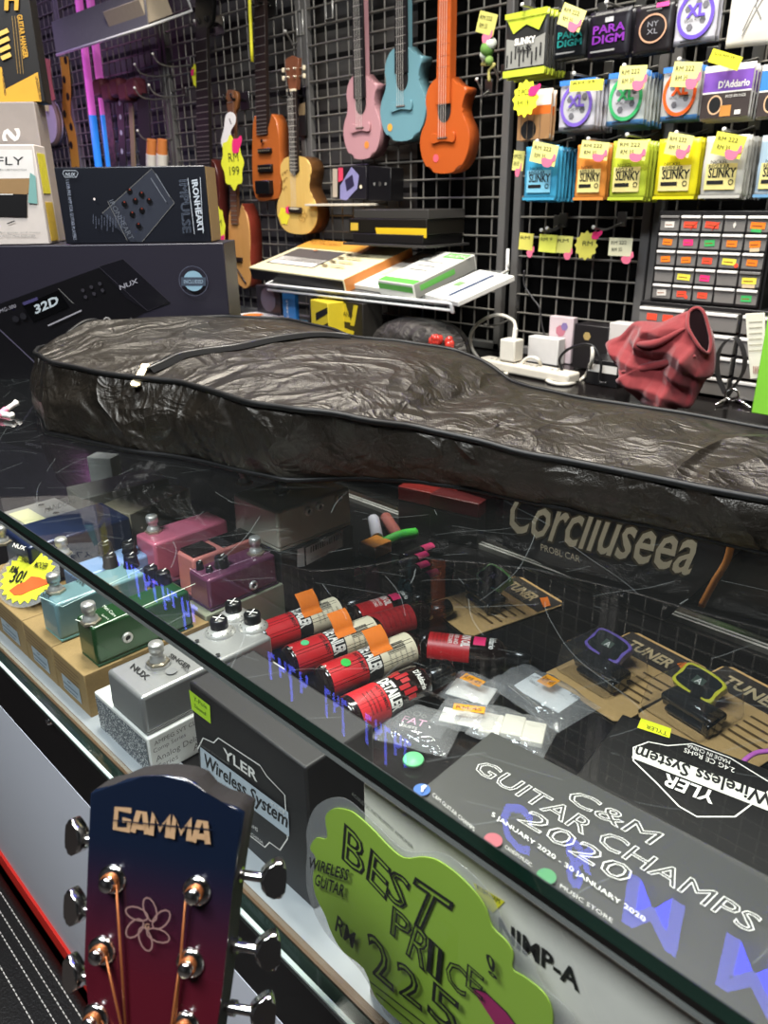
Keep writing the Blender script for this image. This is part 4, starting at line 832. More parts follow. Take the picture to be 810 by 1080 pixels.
for i, p in enumerate(posts):
    u_, v_ = uvm(HM, *p); X = HM @ T(u_, v_, 0)
    t = B(X); t.lathe([(.0068, 0), (.0066, .0012), (.0055, .002), (.0035, .0022)], CHROME, 26); t.lathe([(.0035, .002), (.0033, .0045), (.0027, .005), (.0036, .006), (.003, .007), (0, .0072)], CHROME, 20)
    post = t.obj('tuning_post', gt)
    t = B(X); hel = [(.0036*math.cos(a), .0036*math.sin(a), .0025+.00018*a) for a in [j*.5 for j in range(26)]]; t.tube(hel, .0006, SB, 5)
    sgn = 1 if i < 3 else -1
    un, vn = (-.0035+(-.009+.0035*(i % 3) if i < 3 else .0095-.0035*(i % 3)), -.107); e = (X.inverted() @ HM) @ V((un, vn, .001))
    t.tube([(sgn*.0036, 0, .0035), tuple(e)], .0006, SB, 5); t.obj('string', post)
    # side key: shaft + pearl-shaped chrome button
    kp_ = [(80, 885), (76, 955), (70, 1028), (272, 912), (267, 985), (264, 1058)][i]; ku, kv = uvm(HM, *kp_); side = -1 if i < 3 else 1
    edge = (-.038 if i < 3 else .030); ku = (-.0455 if i < 3 else .0435)-(.001*(i % 3) if i > 2 else -.0005*(i % 3)); 
    if i > 2: kv = v_+.0055
    else: kv = v_+.012
    t = B(HM @ T(0, 0, -.0085)); t.cyl((edge-side*.004, kv, 0), (ku, kv, 0), .0022, CHROME); t.cyl((edge, kv, 0), (edge+side*.003, kv, 0), .0034, CHROME)
    K_ = Matrix.Translation((ku+side*.0035, kv, 0)); ol2 = [tuple(p) for p in smooth_loop([(-.0045*side, .0035), (0, .0075), (.0045*side, .0085), (.0062*side, .004), (.0062*side, -.004), (.0045*side, -.0085), (0, -.0075), (-.0045*side, -.0035)], 4)]
    t.prism(ol2, .0058, CHROME, .0014, K_ @ RY(25*side), None, .0029); t.obj('tuning_key', gt)
# nut, neck, body below
b = B(HM); b.box((-.0025, -.110, .0005), (.046, .005, .008), CREAM, .0008); b.obj('nut', gt)
b = B(HM); b.box((-.004, -.36, -.001), (.05, .495, .006), M('2a1a14', .4), .001); 
for k in range(14): b.box((-.004, -.113-.034*(k+1)*(1-.018*k), .0024), (.05, .0015, .0015), NICKEL)
b.obj('fretboard', gt)
b = B(HM); b.box((-.004, -.36, -.012), (.046, .495, .018), wood('neck_wood', '6a3a22', '3f2114', 9), .006); b.obj('neck', gt)
bo = [(0, -.56), (.09, -.57), (.135, -.62), (.13, -.68), (.115, -.74), (.15, -.82), (.185, -.90), (.17, -.98), (.10, -1.04), (0, -1.055)]
bo = bo+[(-x, y) for x, y in bo[-2:0:-1]]
b = B(HM); b.prism([(p[0]-.004, p[1]) for p in smooth_loop([(x, y, 0) for x, y in bo], 5)], .095, M('8a4a28', .25, 0, .1, 10, coat=.5), .003, None, None, -.006); b.obj('body', gt)

# stitched black bench in front of the case
bz = .30
b = B(); b.box((-1.08, 0, bz/2), (1.2, .40, bz), M('14110f', .45, 0, .15, 150, .6, 300), .012, None, 3); bc = b.obj('bench_seat', label='black leather bench with rows of white stitching at the foot of the case', cat='bench')
b = B()
for y in (.184, .171, .158, .138):
    for i in range(128): x = -1.6+i*.0085; b.box((x, y, bz+.0006), (.0055, .0011, .0012), M('e2ddd2', .6))
o = b.obj('stitching', bc); tag(o, kind='stuff')

# ------------------------------------------------------------------ cartons standing at the left of the counter, facing the camera
hu = RT0.normalized(); hn = V((math.cos(YAW+math.pi), math.sin(YAW+math.pi), 0))
PB0 = onz(0, 400, 1.0)
def face_plane(back=0, yaw=0):
    M_ = mat4(PB0-hn*back, hu, (0, 0, 1)); return M_ @ Matrix.Rotation(math.radians(yaw), 4, 'Y')
def stand(name, label, Mf, tl, tr, br, bl, dp, m, z0=None):
    """carton whose front face matches four measured corners on plane Mf"""
    a, b_, c, d = (uvm(Mf, *p) for p in (tl, tr, br, bl)); u0, u1 = (a[0]+d[0])/2, (b_[0]+c[0])/2; v1 = (a[1]+b_[1])/2; v0 = (c[1]+d[1])/2
    if z0 is not None: v0 = z0-Mf.translation.z
    X = Mf @ T((u0+u1)/2, v0, 0) @ RX(-90)                            # origin at the front bottom edge; local z = up
    R_ = Mf @ T((u0+u1)/2, v0, -dp/2) @ RX(-90)
    b = B(Mf); b.box(((u0+u1)/2, (v0+v1)/2, -dp/2), (u1-u0, v1-v0, dp), m, .0015)
    o = b.obj(name, label=label, cat='box', origin=R_)
    return o, (u0, u1, v0, v1), Mf.translation.z+v1
F1 = face_plane(0, 0)
NAVY = M('201d28', .42, 0, .1, 6)
o32, r32, z32 = stand('processor_carton', 'large dark violet multi effects carton standing behind the guitar bag', F1, (-110, 258), (242, 259), (242, 400), (-110, 400), .10, NAVY, 1.001)
b = ink(F1); pb = M('0c0b0e', .3); pe = M('4a4656', .4)
b.Q([(-40, 335), (130, 273), (180, 320), (152, 330), (100, 360), (40, 425), (-40, 380)], pb); b.L([(-5, 343), (40, 385), (75, 400)], .002, pe)
b.Q([(104, 281), (130, 273), (179, 318), (156, 328), (134, 315)], M('131217', .25)); b.L([(104, 281), (130, 273), (179, 318), (156, 328), (104, 281)], .0008, M('2e2b33', .4)); b.Tx('NUX', (127, 306), (146, 298), (126, 301), M('8a8890', .5), .02)
b.Q([(24, 322), (62, 306), (74, 324), (36, 340)], M('050506', .2)); b.Tx('32D', (38, 331), (63, 320), (36, 322), M('a7b0b4', .5), .03); b.L([(62, 304), (78, 320)], .0008, GREY); b.Tx('MG-300', (1, 330), (18, 324), (0, 326), M('8a8890', .5)); b.Q([(24, 319), (40, 313), (41, 316), (26, 322)], M('3a355a', .4))
for k in range(6): b.D((88+9*(k % 3)+3*(k//3), 306-3.5*(k % 3)+7*(k//3)), .0028, M('2a282e', .4))
b.ring((114, 338), .006, .002, M('a09c98', .3)); b.D((114, 338), .002, M('c8c4bc', .3)); b.ring((82, 350), .003, .001, M('8a8890', .3)); b.L([(52, 343), (87, 327)], .0022, M('8e8c92', .3)); b.Tx('EXPRESSION', (124, 343), (140, 336), (124, 341), GREY)
for k in range(2): b.D((18+8*k, 336-3*k), .005, M('17161b', .4))
b.D((205, 296), .0150, M('7f9fb0', .5)); b.Q([(192, 292), (218, 292), (218, 301), (192, 301)], M('3a4452', .5)); b.Tx('INCLUDED', (195, 298.5), (215, 298.5), (195, 294.5), M('8fa4b4', .5)); b.ring((205, 296), .022, .0006, M('5a5e70', .5))
b.obj('printed_face', o32)
F3 = face_plane(.012, 0)
oi, ri, zi = stand('amplifier_carton', 'dark navy pedal amplifier carton standing on the large violet carton', F3, (60, 175), (218, 176), (221, 257), (66, 257), .075, M('12141c', .35, 0, .1, 10), z32+.0008)
b = ink(F3); lw = M('b9c0c8', .5); g1 = M('2b2e38', .4); b.Q([(108, 225), (160, 178), (184, 214), (150, 255), (138, 255)], g1); b.L([(108, 225), (160, 178), (184, 214), (150, 255)], .0006, GREY)
for p in ((137, 202), (143, 212), (150, 222), (140, 226), (150, 205), (158, 212), (132, 215), (147, 238)): b.D(p, .0042, M('08080a', .3)); b.D((p[0], p[1]-2), .0012, M('7a3020', .4))
b.L([(160, 188), (176, 213)], .001, M('70747c', .4)); b.L([(165, 183), (180, 208)], .001, M('70747c', .4))
b.Tx('IRONHEART', (203, 190), (210, 245), (209, 189), lw, .03); b.L([(199, 188), (206, 247)], .0008, lw); b.L([(212, 187), (215, 246)], .0008, lw); b.Tx('IMPULSE', (190, 190), (194, 246), (199, 189), M('4a5260', .5), 0, .02)
b.Tx('1 LOB PRE AMP FOR GUITAR PLAYERS', (71, 190), (79, 253), (74.5, 189.5), M('8a90a0', .5)); b.L([(69, 180), (82, 180), (84, 183), (82, 187), (70, 187), (68, 183), (69, 180)], .0006, lw, ); b.Tx('NUX', (71, 186), (81, 186), (71, 182), lw)
b.D((101, 210), .0016, M('e8d8d0', .5)); b.Tx('IRONHEART', (116, 212), (138, 253), (121, 210), M('5a5e66', .4)); b.L([(115, 212), (136, 254)], .0006, GREY)
for k in range(12): b.L([(100+3*k, 226+((k*7) % 5)), (100+3*k, 236+((k*5) % 9))], .0006, M('5a6070', .5))
b.obj('printed_face', oi)
b = B(F3); b.box((ri[1]+.0004, (ri[2]+ri[3])/2, -.0375), (.0008, (ri[3]-ri[2])*.98, .07), KRAFT); b.obj('kraft_side', oi, label='plain kraft side of the carton')
F2_ = face_plane(.004, 6)
of, rf, zf2 = stand('combo_amp_carton', 'pale small amplifier carton at the left edge with a window side', F2_, (-75, 152), (38, 153), (50, 257), (-64, 257), .055, M('c2b8b0', .5), z32+.0008)
b = ink(F2_); b.Q([(-70, 157), (34, 158), (37, 189), (-60, 189)], M('d5d0ca', .5)); b.Tx('FLY', (-3, 174), (25, 174), (-3, 165), INK); b.Tx('BLUETOOTH', (0, 180), (28, 180), (0, 178), GREY); b.Q([(-60, 189), (32, 188), (36, 200), (28, 205), (-60, 203)], M('8a6c45', .6)); b.Q([(-60, 202), (29, 205), (29, 229), (-50, 227)], M('0d0c0d', .4)); b.L([(0, 205), (14, 205)], .001, WHITE)
b.Q([(32, 182), (38, 186), (40, 215), (30, 214)], M('6f9a94', .5)); b.Tx('for guitar and music', (0, 246), (43, 246), (0, 244), GREY); b.Tx('3 WATT MINI AMPLIFIER', (0, 250), (38, 250), (0, 247.5), GREY); b.L([(8, 236), (16, 233)], .0015, INK); b.obj('printed_face', of)
rm = faces(F2_ @ T((rf[0]+rf[1])/2, rf[3], -.0275) @ RX(-90), rf[1]-rf[0], .055, rf[3]-rf[2])
b = B(rm['right']); hh = rf[3]-rf[2]; b.box((0, hh*.22, .0005), (.035, hh*.4, .001), M('d9cf3a', .35, 0, .2, 120)); b.box((0, -hh*.27, .0005), (.035, hh*.4, .001), M('d3b23c', .35, 0, .2, 120)); b.obj('side_window', of, label='yellow printed side panels')
F4 = face_plane(.078, 4)
os_, rs_, zs_ = stand('pedal_carton', 'taupe carton with a large pale S behind the pale amplifier carton', F4, (-90, 105), (45, 110), (52, 257), (-80, 257), .05, M('8c827b', .5), z32+.0008)
b = ink(F4); b.Tx('S', (21, 135), (20, 149), (3, 136), M('d8d2cb', .5), .03, 0); b.obj('lettering', os_)
F5 = face_plane(.086, 8)
og, rg_, zg_ = stand('hanger_carton', 'black and yellow guitar hanger carton on top of the taupe carton', F5, (-70, -30), (31, -30), (44, 108), (-55, 108), .04, M('171310', .45), zs_+.0008)
b = ink(F5); YB = M('c9962a', .5)
b.Q([(-50, 108), (44, 107), (40, 76), (6, 94), (2, 71), (-60, 60)], YB); b.Tx('UPGRADED', (2, 76), (5, 101), (4, 75.5), INK, .02); b.Tx('UPGRADED AGS', (37, 81), (42, 106), (39.5, 80.5), INK, .01); b.Tx('GUITAR HANGER', (18, 16), (25, 62), (23.5, 15), YB, .03)
for k in range(3): b.L([(13+3*k, 17), (19+3*k, 78)], .0007, M('9a7a3a', .5))
for k in range(4): b.L([(-4+2*k, 38+8*k), (9+1*k, 32+8.5*k)], .0055, M('d8b055', .5))
b.Tx('H', (6, -14), (21, -14), (5, 11), YB, .05); b.obj('lettering', og)
# pink and white sweets at the far left on the glass
for p, rz, lb in (((3, 437), 20, 'pink and white earplug lying on the glass at the left edge'), ((7, 432), 70, 'pink and white earplug standing at the left edge on the glass')):
    X = T(*onz(*p, 1.0055)) @ RZ(rz) @ RY(90 if rz == 20 else 60); b = B(X); b.lathe([(0, -.02), (.004, -.018), (.0048, 0), (.0035, .002), (.003, .012), (.0045, .016), (0, .018)], M('e98aa0', .5), 16); o = b.obj('earplug', label=lb, cat='earplug')
    b = B(X); b.lathe([(.0036, .0022), (.0034, .012), (.0047, .0165), (0, .0186)], WHITE, 16); b.obj('tip', o)

# ------------------------------------------------------------------ instruments hanging on the grid wall
GW = 1.65
def curve_poly(pts, n=4): return [tuple(p)[:2] for p in smooth_loop([(x, y, 0) for x, y in pts], n)]
def frame_at(Y, cx, cz, rz=0, yaw=0): return mat4((cx, Y, cz), (math.cos(math.radians(yaw)), math.sin(math.radians(yaw)), 0), (0, 0, 1)) @ RZ(rz)
CUT = [(0, 0), (.27, .035), (.43, .15), (.5, .32), (.47, .45), (.385, .56), (.335, .65), (.36, .74), (.415, .82), (.40, .865), (.27, .89), (.15, .95), (.06, 1.0), (-.12, 1.0), (-.27, .95), (-.36, .86), (-.385, .76), (-.36, .66), (-.385, .56), (-.47, .45), (-.5, .32), (-.43, .15), (-.27, .035)]
FIG8 = [(0, 0), (.28, .03), (.45, .14), (.5, .29), (.46, .43), (.36, .55), (.32, .63), (.36, .75), (.38, .85), (.31, .95), (.15, 1.0), (-.15, 1.0), (-.31, .95), (-.38, .85), (-.36, .75), (-.32, .63), (-.36, .55), (-.46, .43), (-.5, .29), (-.45, .14), (-.28, .03)]
def hanger(root_pos, label, Y0=GW, ln_=.07, w_=.02):
    t = thing('instrument_hanger', label, 'hook', root_pos); x, y, z = root_pos
    b = B(); b.box((x, Y0-.008, z), (.05, .004, .05), STEEL, .001)
    for sx in (-1, 1): b.tube(smooth_loop([(x, Y0-.008, z), (x+sx*w_, Y0-.03, z), (x+sx*w_, Y0-ln_, z), (x+sx*w_, Y0-ln_-.005, z+.015)], 4, False), .003, PLBLK)
    b.obj('yoke', t); return t
def coloured_uke(label, hexa, bottom, left, right, top, neckhex, dotc, neck_top=1.88, sit=.05):
    D_ = .055; Y = GW-sit
    xl, xr = ony(*left, Y).x, ony(*right, Y).x; zb, zt = ony(*bottom, Y).z, ony(*top, Y).z; W_, L_ = xr-xl, zt-zb
    F = frame_at(Y, (xl+xr)/2, zb); t = thing('ukulele', label, 'ukulele', F.translation); mm = M(hexa, .42, 0, .03, 20)
    pl = [(x*W_, y*L_) for x, y in curve_poly(CUT)]
    b = B(F); b.prism(pl, D_*.7, mm, .006); b.obj('body', t)
    nk = M(neckhex, .4); ntop = neck_top-zb
    b = B(F); b.prism([(-.022, L_*.72), (.022, L_*.72), (.017, ntop), (-.017, ntop)], .006, nk, .001, None, None, .0065)
    for k in range(12): y = ntop-(ntop-L_*.75)*(1-2**(-(k+1)/12))*1.75; b.box((0, y, .0068), (.036, .0016, .0016), M('9a9590', .3, .6) if neckhex != hexa else mm)
    b.obj('fretboard', t)
    b = B(F); b.prism([(-.018, L_*.9), (.018, L_*.9), (.016, ntop), (-.016, ntop)], .018, mm, .003, None, None, .0); b.obj('neck', t)
    b = B(F); b.prism([(-.018, ntop), (.018, ntop), (.028, ntop+.03), (.03, ntop+.12), (0, ntop+.135), (-.03, ntop+.12), (-.028, ntop+.03)], .012, mm, .002); b.obj('headstock', t)
    b = B(F); b.lay = .0006; b.D((0, L_*.665), .021, M('0b0808', .7), 28, .028); b.obj('sound_hole', t)
    bz_ = L_*.37; br = curve_poly([(-.038, 0), (-.034, .012), (-.02, .010), (0, .007), (.02, .010), (.034, .012), (.038, 0), (.034, -.010), (.02, -.008), (0, -.006), (-.02, -.008), (-.034, -.010)])
    b = B(F @ T(0, bz_, 0)); b.prism(br, .006, mm, .001, None, None, .006); b.box((0, .001, .0065), (.03, .003, .003), M('5a4440', .5)); b.obj('bridge', t)
    b = B(F)
    for k in range(4): x = -.0105+.007*k; b.cyl((x, bz_, .009), (x*.9, ntop, .010), .0004, M('d8d4cc', .4), n=5)
    b.obj('strings', t)
    if dotc: b = B(F); b.lay = .0006; b.D((dotc[0], dotc[1]), .009, M(dotc[2], .6)); b.obj('round_sticker', t, label='small round price sticker')
    hanger(((xl+xr)/2, 0, neck_top-.0), 'wall hanger holding the '+label.split(' ')[0]+' ukulele', w_=.024)
coloured_uke('dusty pink cutaway ukulele hanging left of the blue one', 'b98a90', (383, 168), (362, 130), (401, 130), (388, 76), '1d1a1c', (.02, .035, 'e08a3a'))
coloured_uke('light blue cutaway ukulele hanging between pink and orange ones', '6a95a0', (423, 149), (401, 110), (449, 110), (424, 48), '1d1a1c', (-.045, .035, 'e8a53a'), sit=.046)
coloured_uke('orange cutaway ukulele hanging right of the blue one', 'b5541f', (468, 183), (443, 145), (495, 145), (470, 80), 'b5541f', (-.025, .035, 'e85a6a'), sit=.092)
# spruce ukulele
Y = GW-.06; xl, xr = ony(291, 210, Y).x, ony(333, 210, Y).x; zb, zt = ony(315, 247, Y).z, ony(312, 165, Y).z; W_, L_ = xr-xl, zt-zb
F = frame_at(Y, (xl+xr)/2, zb, -2); t = thing('ukulele', 'natural pale wood ukulele with dark neck and flower price sticker', 'ukulele', F.translation)
pl = [(x*W_, y*L_) for x, y in curve_poly(FIG8)]; SPR = wood('spruce_top', 'e2bf72', 'd3a957', 10); MAH = wood('ukulele_side', '6f4a26', '4a2e16', 10)
b = B(F); b.prism(pl, .052, SPR, .003, None, MAH); b.obj('body', t)
nt_ = ony(303, 97, Y).z-zb; DK = M('241a17', .4)
b = B(F); b.prism([(-.021, L_*.82), (0, L_*.76), (.021, L_*.82), (.017, nt_), (-.017, nt_)], .007, DK, .001, None, None, .0055)
for k in range(15): y = nt_-(nt_-L_*.82)*(1-2**(-(k+1)/12))*1.7; b.box((0, y, .0058), (.035, .0018, .0014), M('c9c4b8', .3, .6))
b.obj('fretboard', t)
b = B(F); b.box((0, nt_+.002, .004), (.036, .006, .008), CREAM, .001); b.obj('nut', t)
ht = ony(308, 60, Y).z-zb
b = B(F); b.prism([(-.018, nt_+.004), (.018, nt_+.004), (.029, ht-.03), (.031, ht-.004), (.015, ht-.002), (0, ht+.004), (-.015, ht-.002), (-.031, ht-.004), (-.029, ht-.03)], .012, M('7a4a33', .4), .002); hd_ = b.obj('headstock', t)
for k in range(4):
    x, y = (-.015 if k < 2 else .015), nt_+.03+(ht-nt_-.06)*(k % 2)*.8+.006
    b = B(F @ T(x, y, 0)); b.lathe([(.004, 0), (.0025, .002), (.0025, .009), (0, .009)], NICKEL, 12); b.cyl((0, 0, -.006), ((-.028 if k < 2 else .028), 0, -.006), .002, NICKEL); b.box(((-.032 if k < 2 else .032), 0, -.006), (.010, .012, .006), CREAM, .002); b.obj('tuning_peg', hd_)
bz_ = L_*.32
b = B(F @ T(0, bz_, 0)); b.box((0, 0, .004), (.06, .016, .008), M('2a211c', .4), .002); b.box((0, .004, .0085), (.042, .003, .003), CREAM); b.obj('bridge', t)
b = B(F)
for k in range(4): x = -.0105+.007*k; b.cyl((x, bz_, .010), (x*.9, nt_, .009), .0004, M('d8d4cc', .4), n=5)
b.obj('strings', t)
b = ink(F, False)
for p in ((-.055, .17), (-.045, .155), (-.06, .145), (-.04, .175), (-.05, .13)): b.L([(p[0]+.008*math.cos(a), p[1]+.006*math.sin(a*1.7)) for a in [q*.5 for q in range(9)]], .0016, M('7a4f22', .6))
for k in range(5): b.ring((.03+.012*math.cos(k*1.3), .055+.012*math.sin(k*1.3)), .008, .0014, M('a87c36', .6))
b.obj('pattern', t)
b = B(F); b.prism([(-.06+x*.028, .05+y*.028) for x, y in star(6, .8, 1)], .0008, M('f0e23a', .6), 0, None, None, .0016); b.obj('price_sticker', t, label='yellow flower price sticker'); b = B(F); b.prism([(-.04+x*.013, .068+y*.013) for x, y in star(5, .7, 1)], .0008, PINKS, 0, None, None, .0026); b.obj('pink_sticker', t)
hanger(((xl+xr)/2-.01, 0, nt_+zb-.01), 'wall hanger holding the natural wood ukulele', w_=.024)

def px_body(F, pts, th, m, bev=.004, side=None, n=4): b = B(F); b.prism(curve_poly([uvm(F, *p) for p in pts], n) if n else [uvm(F, *p) for p in pts], th, m, bev, None, side); return b
def px_neck(F, a0, a1, c0, c1, m, frets, wire, th=.012, top=.006):
    """fretboard between bottom edge a0-a1 and top edge c0-c1 (photograph points)"""
    A, A2, C2, C_ = (V(uvm(F, *p)) for p in (a0, a1, c1, c0)); b = B(F); b.prism([tuple(A), tuple(A2), tuple(C2), tuple(C_)], th, m, .001, None, None, top)
    for k in range(frets):
        q = 1-(2**(-(k+1)/12)-2**(-frets/12))/(1-2**(-frets/12)); q = 1-q
        l, r = A.lerp(C_, q), A2.lerp(C2, q); mid = (l+r)/2
        b.box((mid.x, mid.y, top), ((r-l).length*.98, .0018, .0014), wire)
    return b
FW_ = M('b5b0a8', .3, .7)
# orange-brown headless electric guitar
F = FR(GW-.05); t = thing('electric_guitar', 'narrow orange brown electric guitar with black pickups', 'guitar', onm(F, 283, 205))
px_body(F, [(268, 122), (266, 165), (268, 205), (276, 212), (288, 210), (294, 208), (295, 180), (293, 135), (286, 120), (284, 135), (276, 138)], .04, M('b4602a', .35, 0, .08, 15, coat=.3)).obj('body', t)
px_neck(F, (272, 142), (283, 141), (269, -20), (280, -20), M('2a1f1c', .4), 22, FW_).obj('fretboard', t)
for q in ((274, 156, 287, 162), (274, 173, 288, 182)):
    a, c = uvm(F, q[0], q[3]), uvm(F, q[2], q[1]); b = B(F); b.box(((a[0]+c[0])/2, (a[1]+c[1])/2, .004), (c[0]-a[0], c[1]-a[1], .010), PLBLK, .002)
    for k in range(6): b.cyl((a[0]+(c[0]-a[0])*(k+.5)/6, (a[1]+c[1])/2, .008), (a[0]+(c[0]-a[0])*(k+.5)/6, (a[1]+c[1])/2, .0105), .0025, NICKEL, n=8)
    b.obj('pickup', t)
a, c = uvm(F, 274, 205), uvm(F, 288, 190); b = B(F); b.box(((a[0]+c[0])/2, (a[1]+c[1])/2, .008), (c[0]-a[0], c[1]-a[1], .02), PLBLK, .003); b.obj('bridge', t)
q = uvm(F, 278, 149); b = B(F); b.cyl((*q, 0), (*q, .008), .006, CHROME); b.obj('knob', t)
hanger(tuple(onm(F, 274, 4)), 'wall hanger holding the orange brown electric guitar')
# slim pale travel guitar with a white strap tag
F = FR(GW-.06); t = thing('travel_guitar', 'slim pale wood travel guitar hanging behind the navy carton', 'guitar', onm(F, 255, 230))
px_body(F, [(242, 222), (241, 250), (243, 278), (252, 300), (258, 304), (263, 300), (264, 275), (262, 235), (256, 218), (254, 216), (252, 234), (246, 236), (245, 224)], .05, wood('travel_body', 'cf9a5c', 'c08a4c', 10), .004, M('7a2f22', .4)).obj('body', t)
px_neck(F, (245, 236), (252, 236), (241, 95), (247, 95), M('6a4630', .45), 18, FW_).obj('fretboard', t)
px_body(F, [(239, 97), (249, 97), (250, 110), (247, 119), (241, 119), (239, 110)], .012, wood('peg_head', '8a5a34', '6a4226', 10), .002).obj('headstock', t)
a, c = uvm(F, 247, 276), uvm(F, 256, 271); b = B(F); b.box(((a[0]+c[0])/2, (a[1]+c[1])/2, .004), (c[0]-a[0], .014, .008), DK, .001); b.obj('bridge', t)
b = B(F); b.tube([(*uvm(F, 250+k*2, 283+k*3.2), .002) for k in range(6)], .003, DK); b.obj('tuner_row', t)
hanger(tuple(onm(F, 244, 105)), 'wall hanger holding the slim pale travel guitar')
F = FR(GW-.085); b = B(F); b.prism(curve_poly([uvm(F, *p) for p in ((238, 122), (243, 118), (248, 122), (248, 130), (243, 140), (246, 158), (238, 160), (233, 150), (236, 136))]), .0012, M('e9e6e2', .55)); o = b.obj('warranty_tag', label='white hang tag above the yellow flower price tag', cat='tag')
b = ink(F); b.L([(242, 125), (244, 131)], .004, INK); b.L([(243, 146), (242, 152)], .003, INK); b.obj('lettering', o)
def flower_tag(label, F, c, rx, ry, hand=(1, 1), lines=(('RM', -.3, .05), ('199', -.3, -.45)), col=YEL, n=8, hp=(.55, .7)):
    cc = V(uvm(F, *c)); t = thing('price_tag', label, 'price tag', F @ V((cc.x, cc.y-ry, 0)))
    b = B(F); b.prism(curve_poly([(cc.x+x*rx, cc.y+y*ry) for x, y in star(n, .88, 1.05)], 3), .001, col); b.obj('card', t)
    b = B(F); b.prism(curve_poly([(cc.x+(hp[0]+x*.42*hand[0])*rx, cc.y+(hp[1]+y*.3)*ry) for x, y in ((-1, -1), (.2, -1.1), (.5, -.6), (1.1, .2), (1, .9), (.3, .6), (-.8, .5))], 3), .001, PINKS, 0, None, None, .0012); b.obj('hand_shape', t)
    b = ink(F, False); b.lay = .0006
    for s_, u, v in lines: b.t(s_, cc.x+u*rx, cc.y+v*ry, ry*.34, M('3a4018', .6), rx*.9)
    b.obj('handwriting', t); return t
flower_tag('large yellow flower price tag with a pink hand on the slim travel guitar', FR(GW-.09), (245, 172), .060, .078)
flower_tag('yellow and pink price tag hanging just right of the navy carton', FR(GW-.10), (231, 238), .035, .062, lines=(('RM', -.4, 0),), hp=(.3, -.7))
# bass neck at the far left of the grid
F = FR(GW-.07); t = thing('bass_guitar', 'dark red bass guitar whose long neck rises behind the navy carton', 'guitar', onm(F, 218, 200))
px_body(F, [(207, 172), (206, 230), (208, 290), (226, 298), (232, 280), (231, 200), (226, 172), (220, 168)], .04, M('4a1c18', .3, 0, .08, 15, coat=.4)).obj('body', t)
px_neck(F, (209, 176), (223, 176), (208, 29), (219, 29), M('1f1a19', .4), 20, FW_).obj('fretboard', t)
b = px_body(F, [(207, 29), (220, 29), (224, 10), (222, -20), (208, -24), (206, 8)], .014, PLBLK, .002); b.obj('headstock', t)
hanger(tuple(onm(F, 214, 24)), 'wall hanger holding the dark red bass guitar')
flower_tag('small yellow and pink tag on the wires beside the bass neck', FR(GW-.03), (206, 80), .022, .034, lines=(('RM', -.4, 0),), hp=(-.6, .4))
# small yellow strap hanging at the top
b = B(); pts = [ony(263+k*.6, -5+k*14, GW-.095) for k in range(6)]; b.tube(pts, .005, M('d8d22e', .5)); b.obj('measuring_tape', label='yellow strip hanging left of the electric guitar neck', cat='strip')
# loose wire hooks
def peg(p, label, ln_=.12, rise=.02, dx=0, group=None, Y0=GW):
    tip = p if isinstance(p, V) else ony(*p, Y0-ln_); b = B()
    b.tube(smooth_loop([(tip.x-dx, Y0-.002, tip.z-rise+.012), (tip.x-dx*.5, Y0-ln_*.5, tip.z-rise), (tip.x-dx*.1, Y0-ln_+.02, tip.z-rise*.8), (tip.x, Y0-ln_, tip.z)], 5, False), .0024, M('a3a09b', .3, .8)); b.box((tip.x-dx, Y0-.004, tip.z-rise+.02), (.022, .005, .03), STEEL, .001)
    b.lathe([(0, -.004), (.0038, -.002), (.0042, .001), (.003, .004), (0, .0048)], M('d9d7d2', .3), 12, Matrix.Translation(tip))
    return b.obj('wire_hook', label=label, cat='hook', group=group)
for p, lb in (((161, 57), 'empty wire hook, highest under the tilted tray'), ((142, 68), 'empty wire hook left of the highest one'), ((142, 93), 'empty wire hook, lower of the pair above the straps'), ((157, 90), 'empty wire hook, right of the pair above the straps'), ((145, 138), 'empty wire hook above the two orange tubes'), ((301, 33), 'empty wire hook above the natural wood ukulele'), ((503, 84), 'empty wire hook right of the orange ukulele'), ((520, 68), 'empty wire hook under the green keyring')):
    peg(p, lb, .14 if p[0] < 200 else .05, .03)
# black item card right of the spruce ukulele
F = FR(GW-.02); b = px_body(F, [(315, 110), (322, 108), (323, 143), (315, 144)], .006, M('1a1817', .5), .001, None, 0); o = b.obj('slide_pack', label='narrow black packet with a tan top right of the ukulele headstock', cat='packet')
b = ink(F); b.Q([(315, 110), (322, 108), (322, 121), (315, 122)], M('8f7a5a', .6)); b.obj('header', o)
for i, (p, lb) in enumerate((((316, 24), 'empty clear tag holder, lower one left of the pink ukulele neck'), ((347, 6), 'empty clear tag holder, upper one left of the pink ukulele neck'))):
    F = FR(GW-.012); b = B(F); c_ = uvm(F, *p); pts = [(c_[0]-.014, c_[1]-.03, 0), (c_[0]+.014, c_[1]-.03, 0), (c_[0]+.014, c_[1]+.03, 0), (c_[0]-.014, c_[1]+.03, 0)]; b.tube(pts, .0026, M('b9b7b2', .3, .5), 6, True); b.obj('tag_holder', label=lb, cat='tag holder')
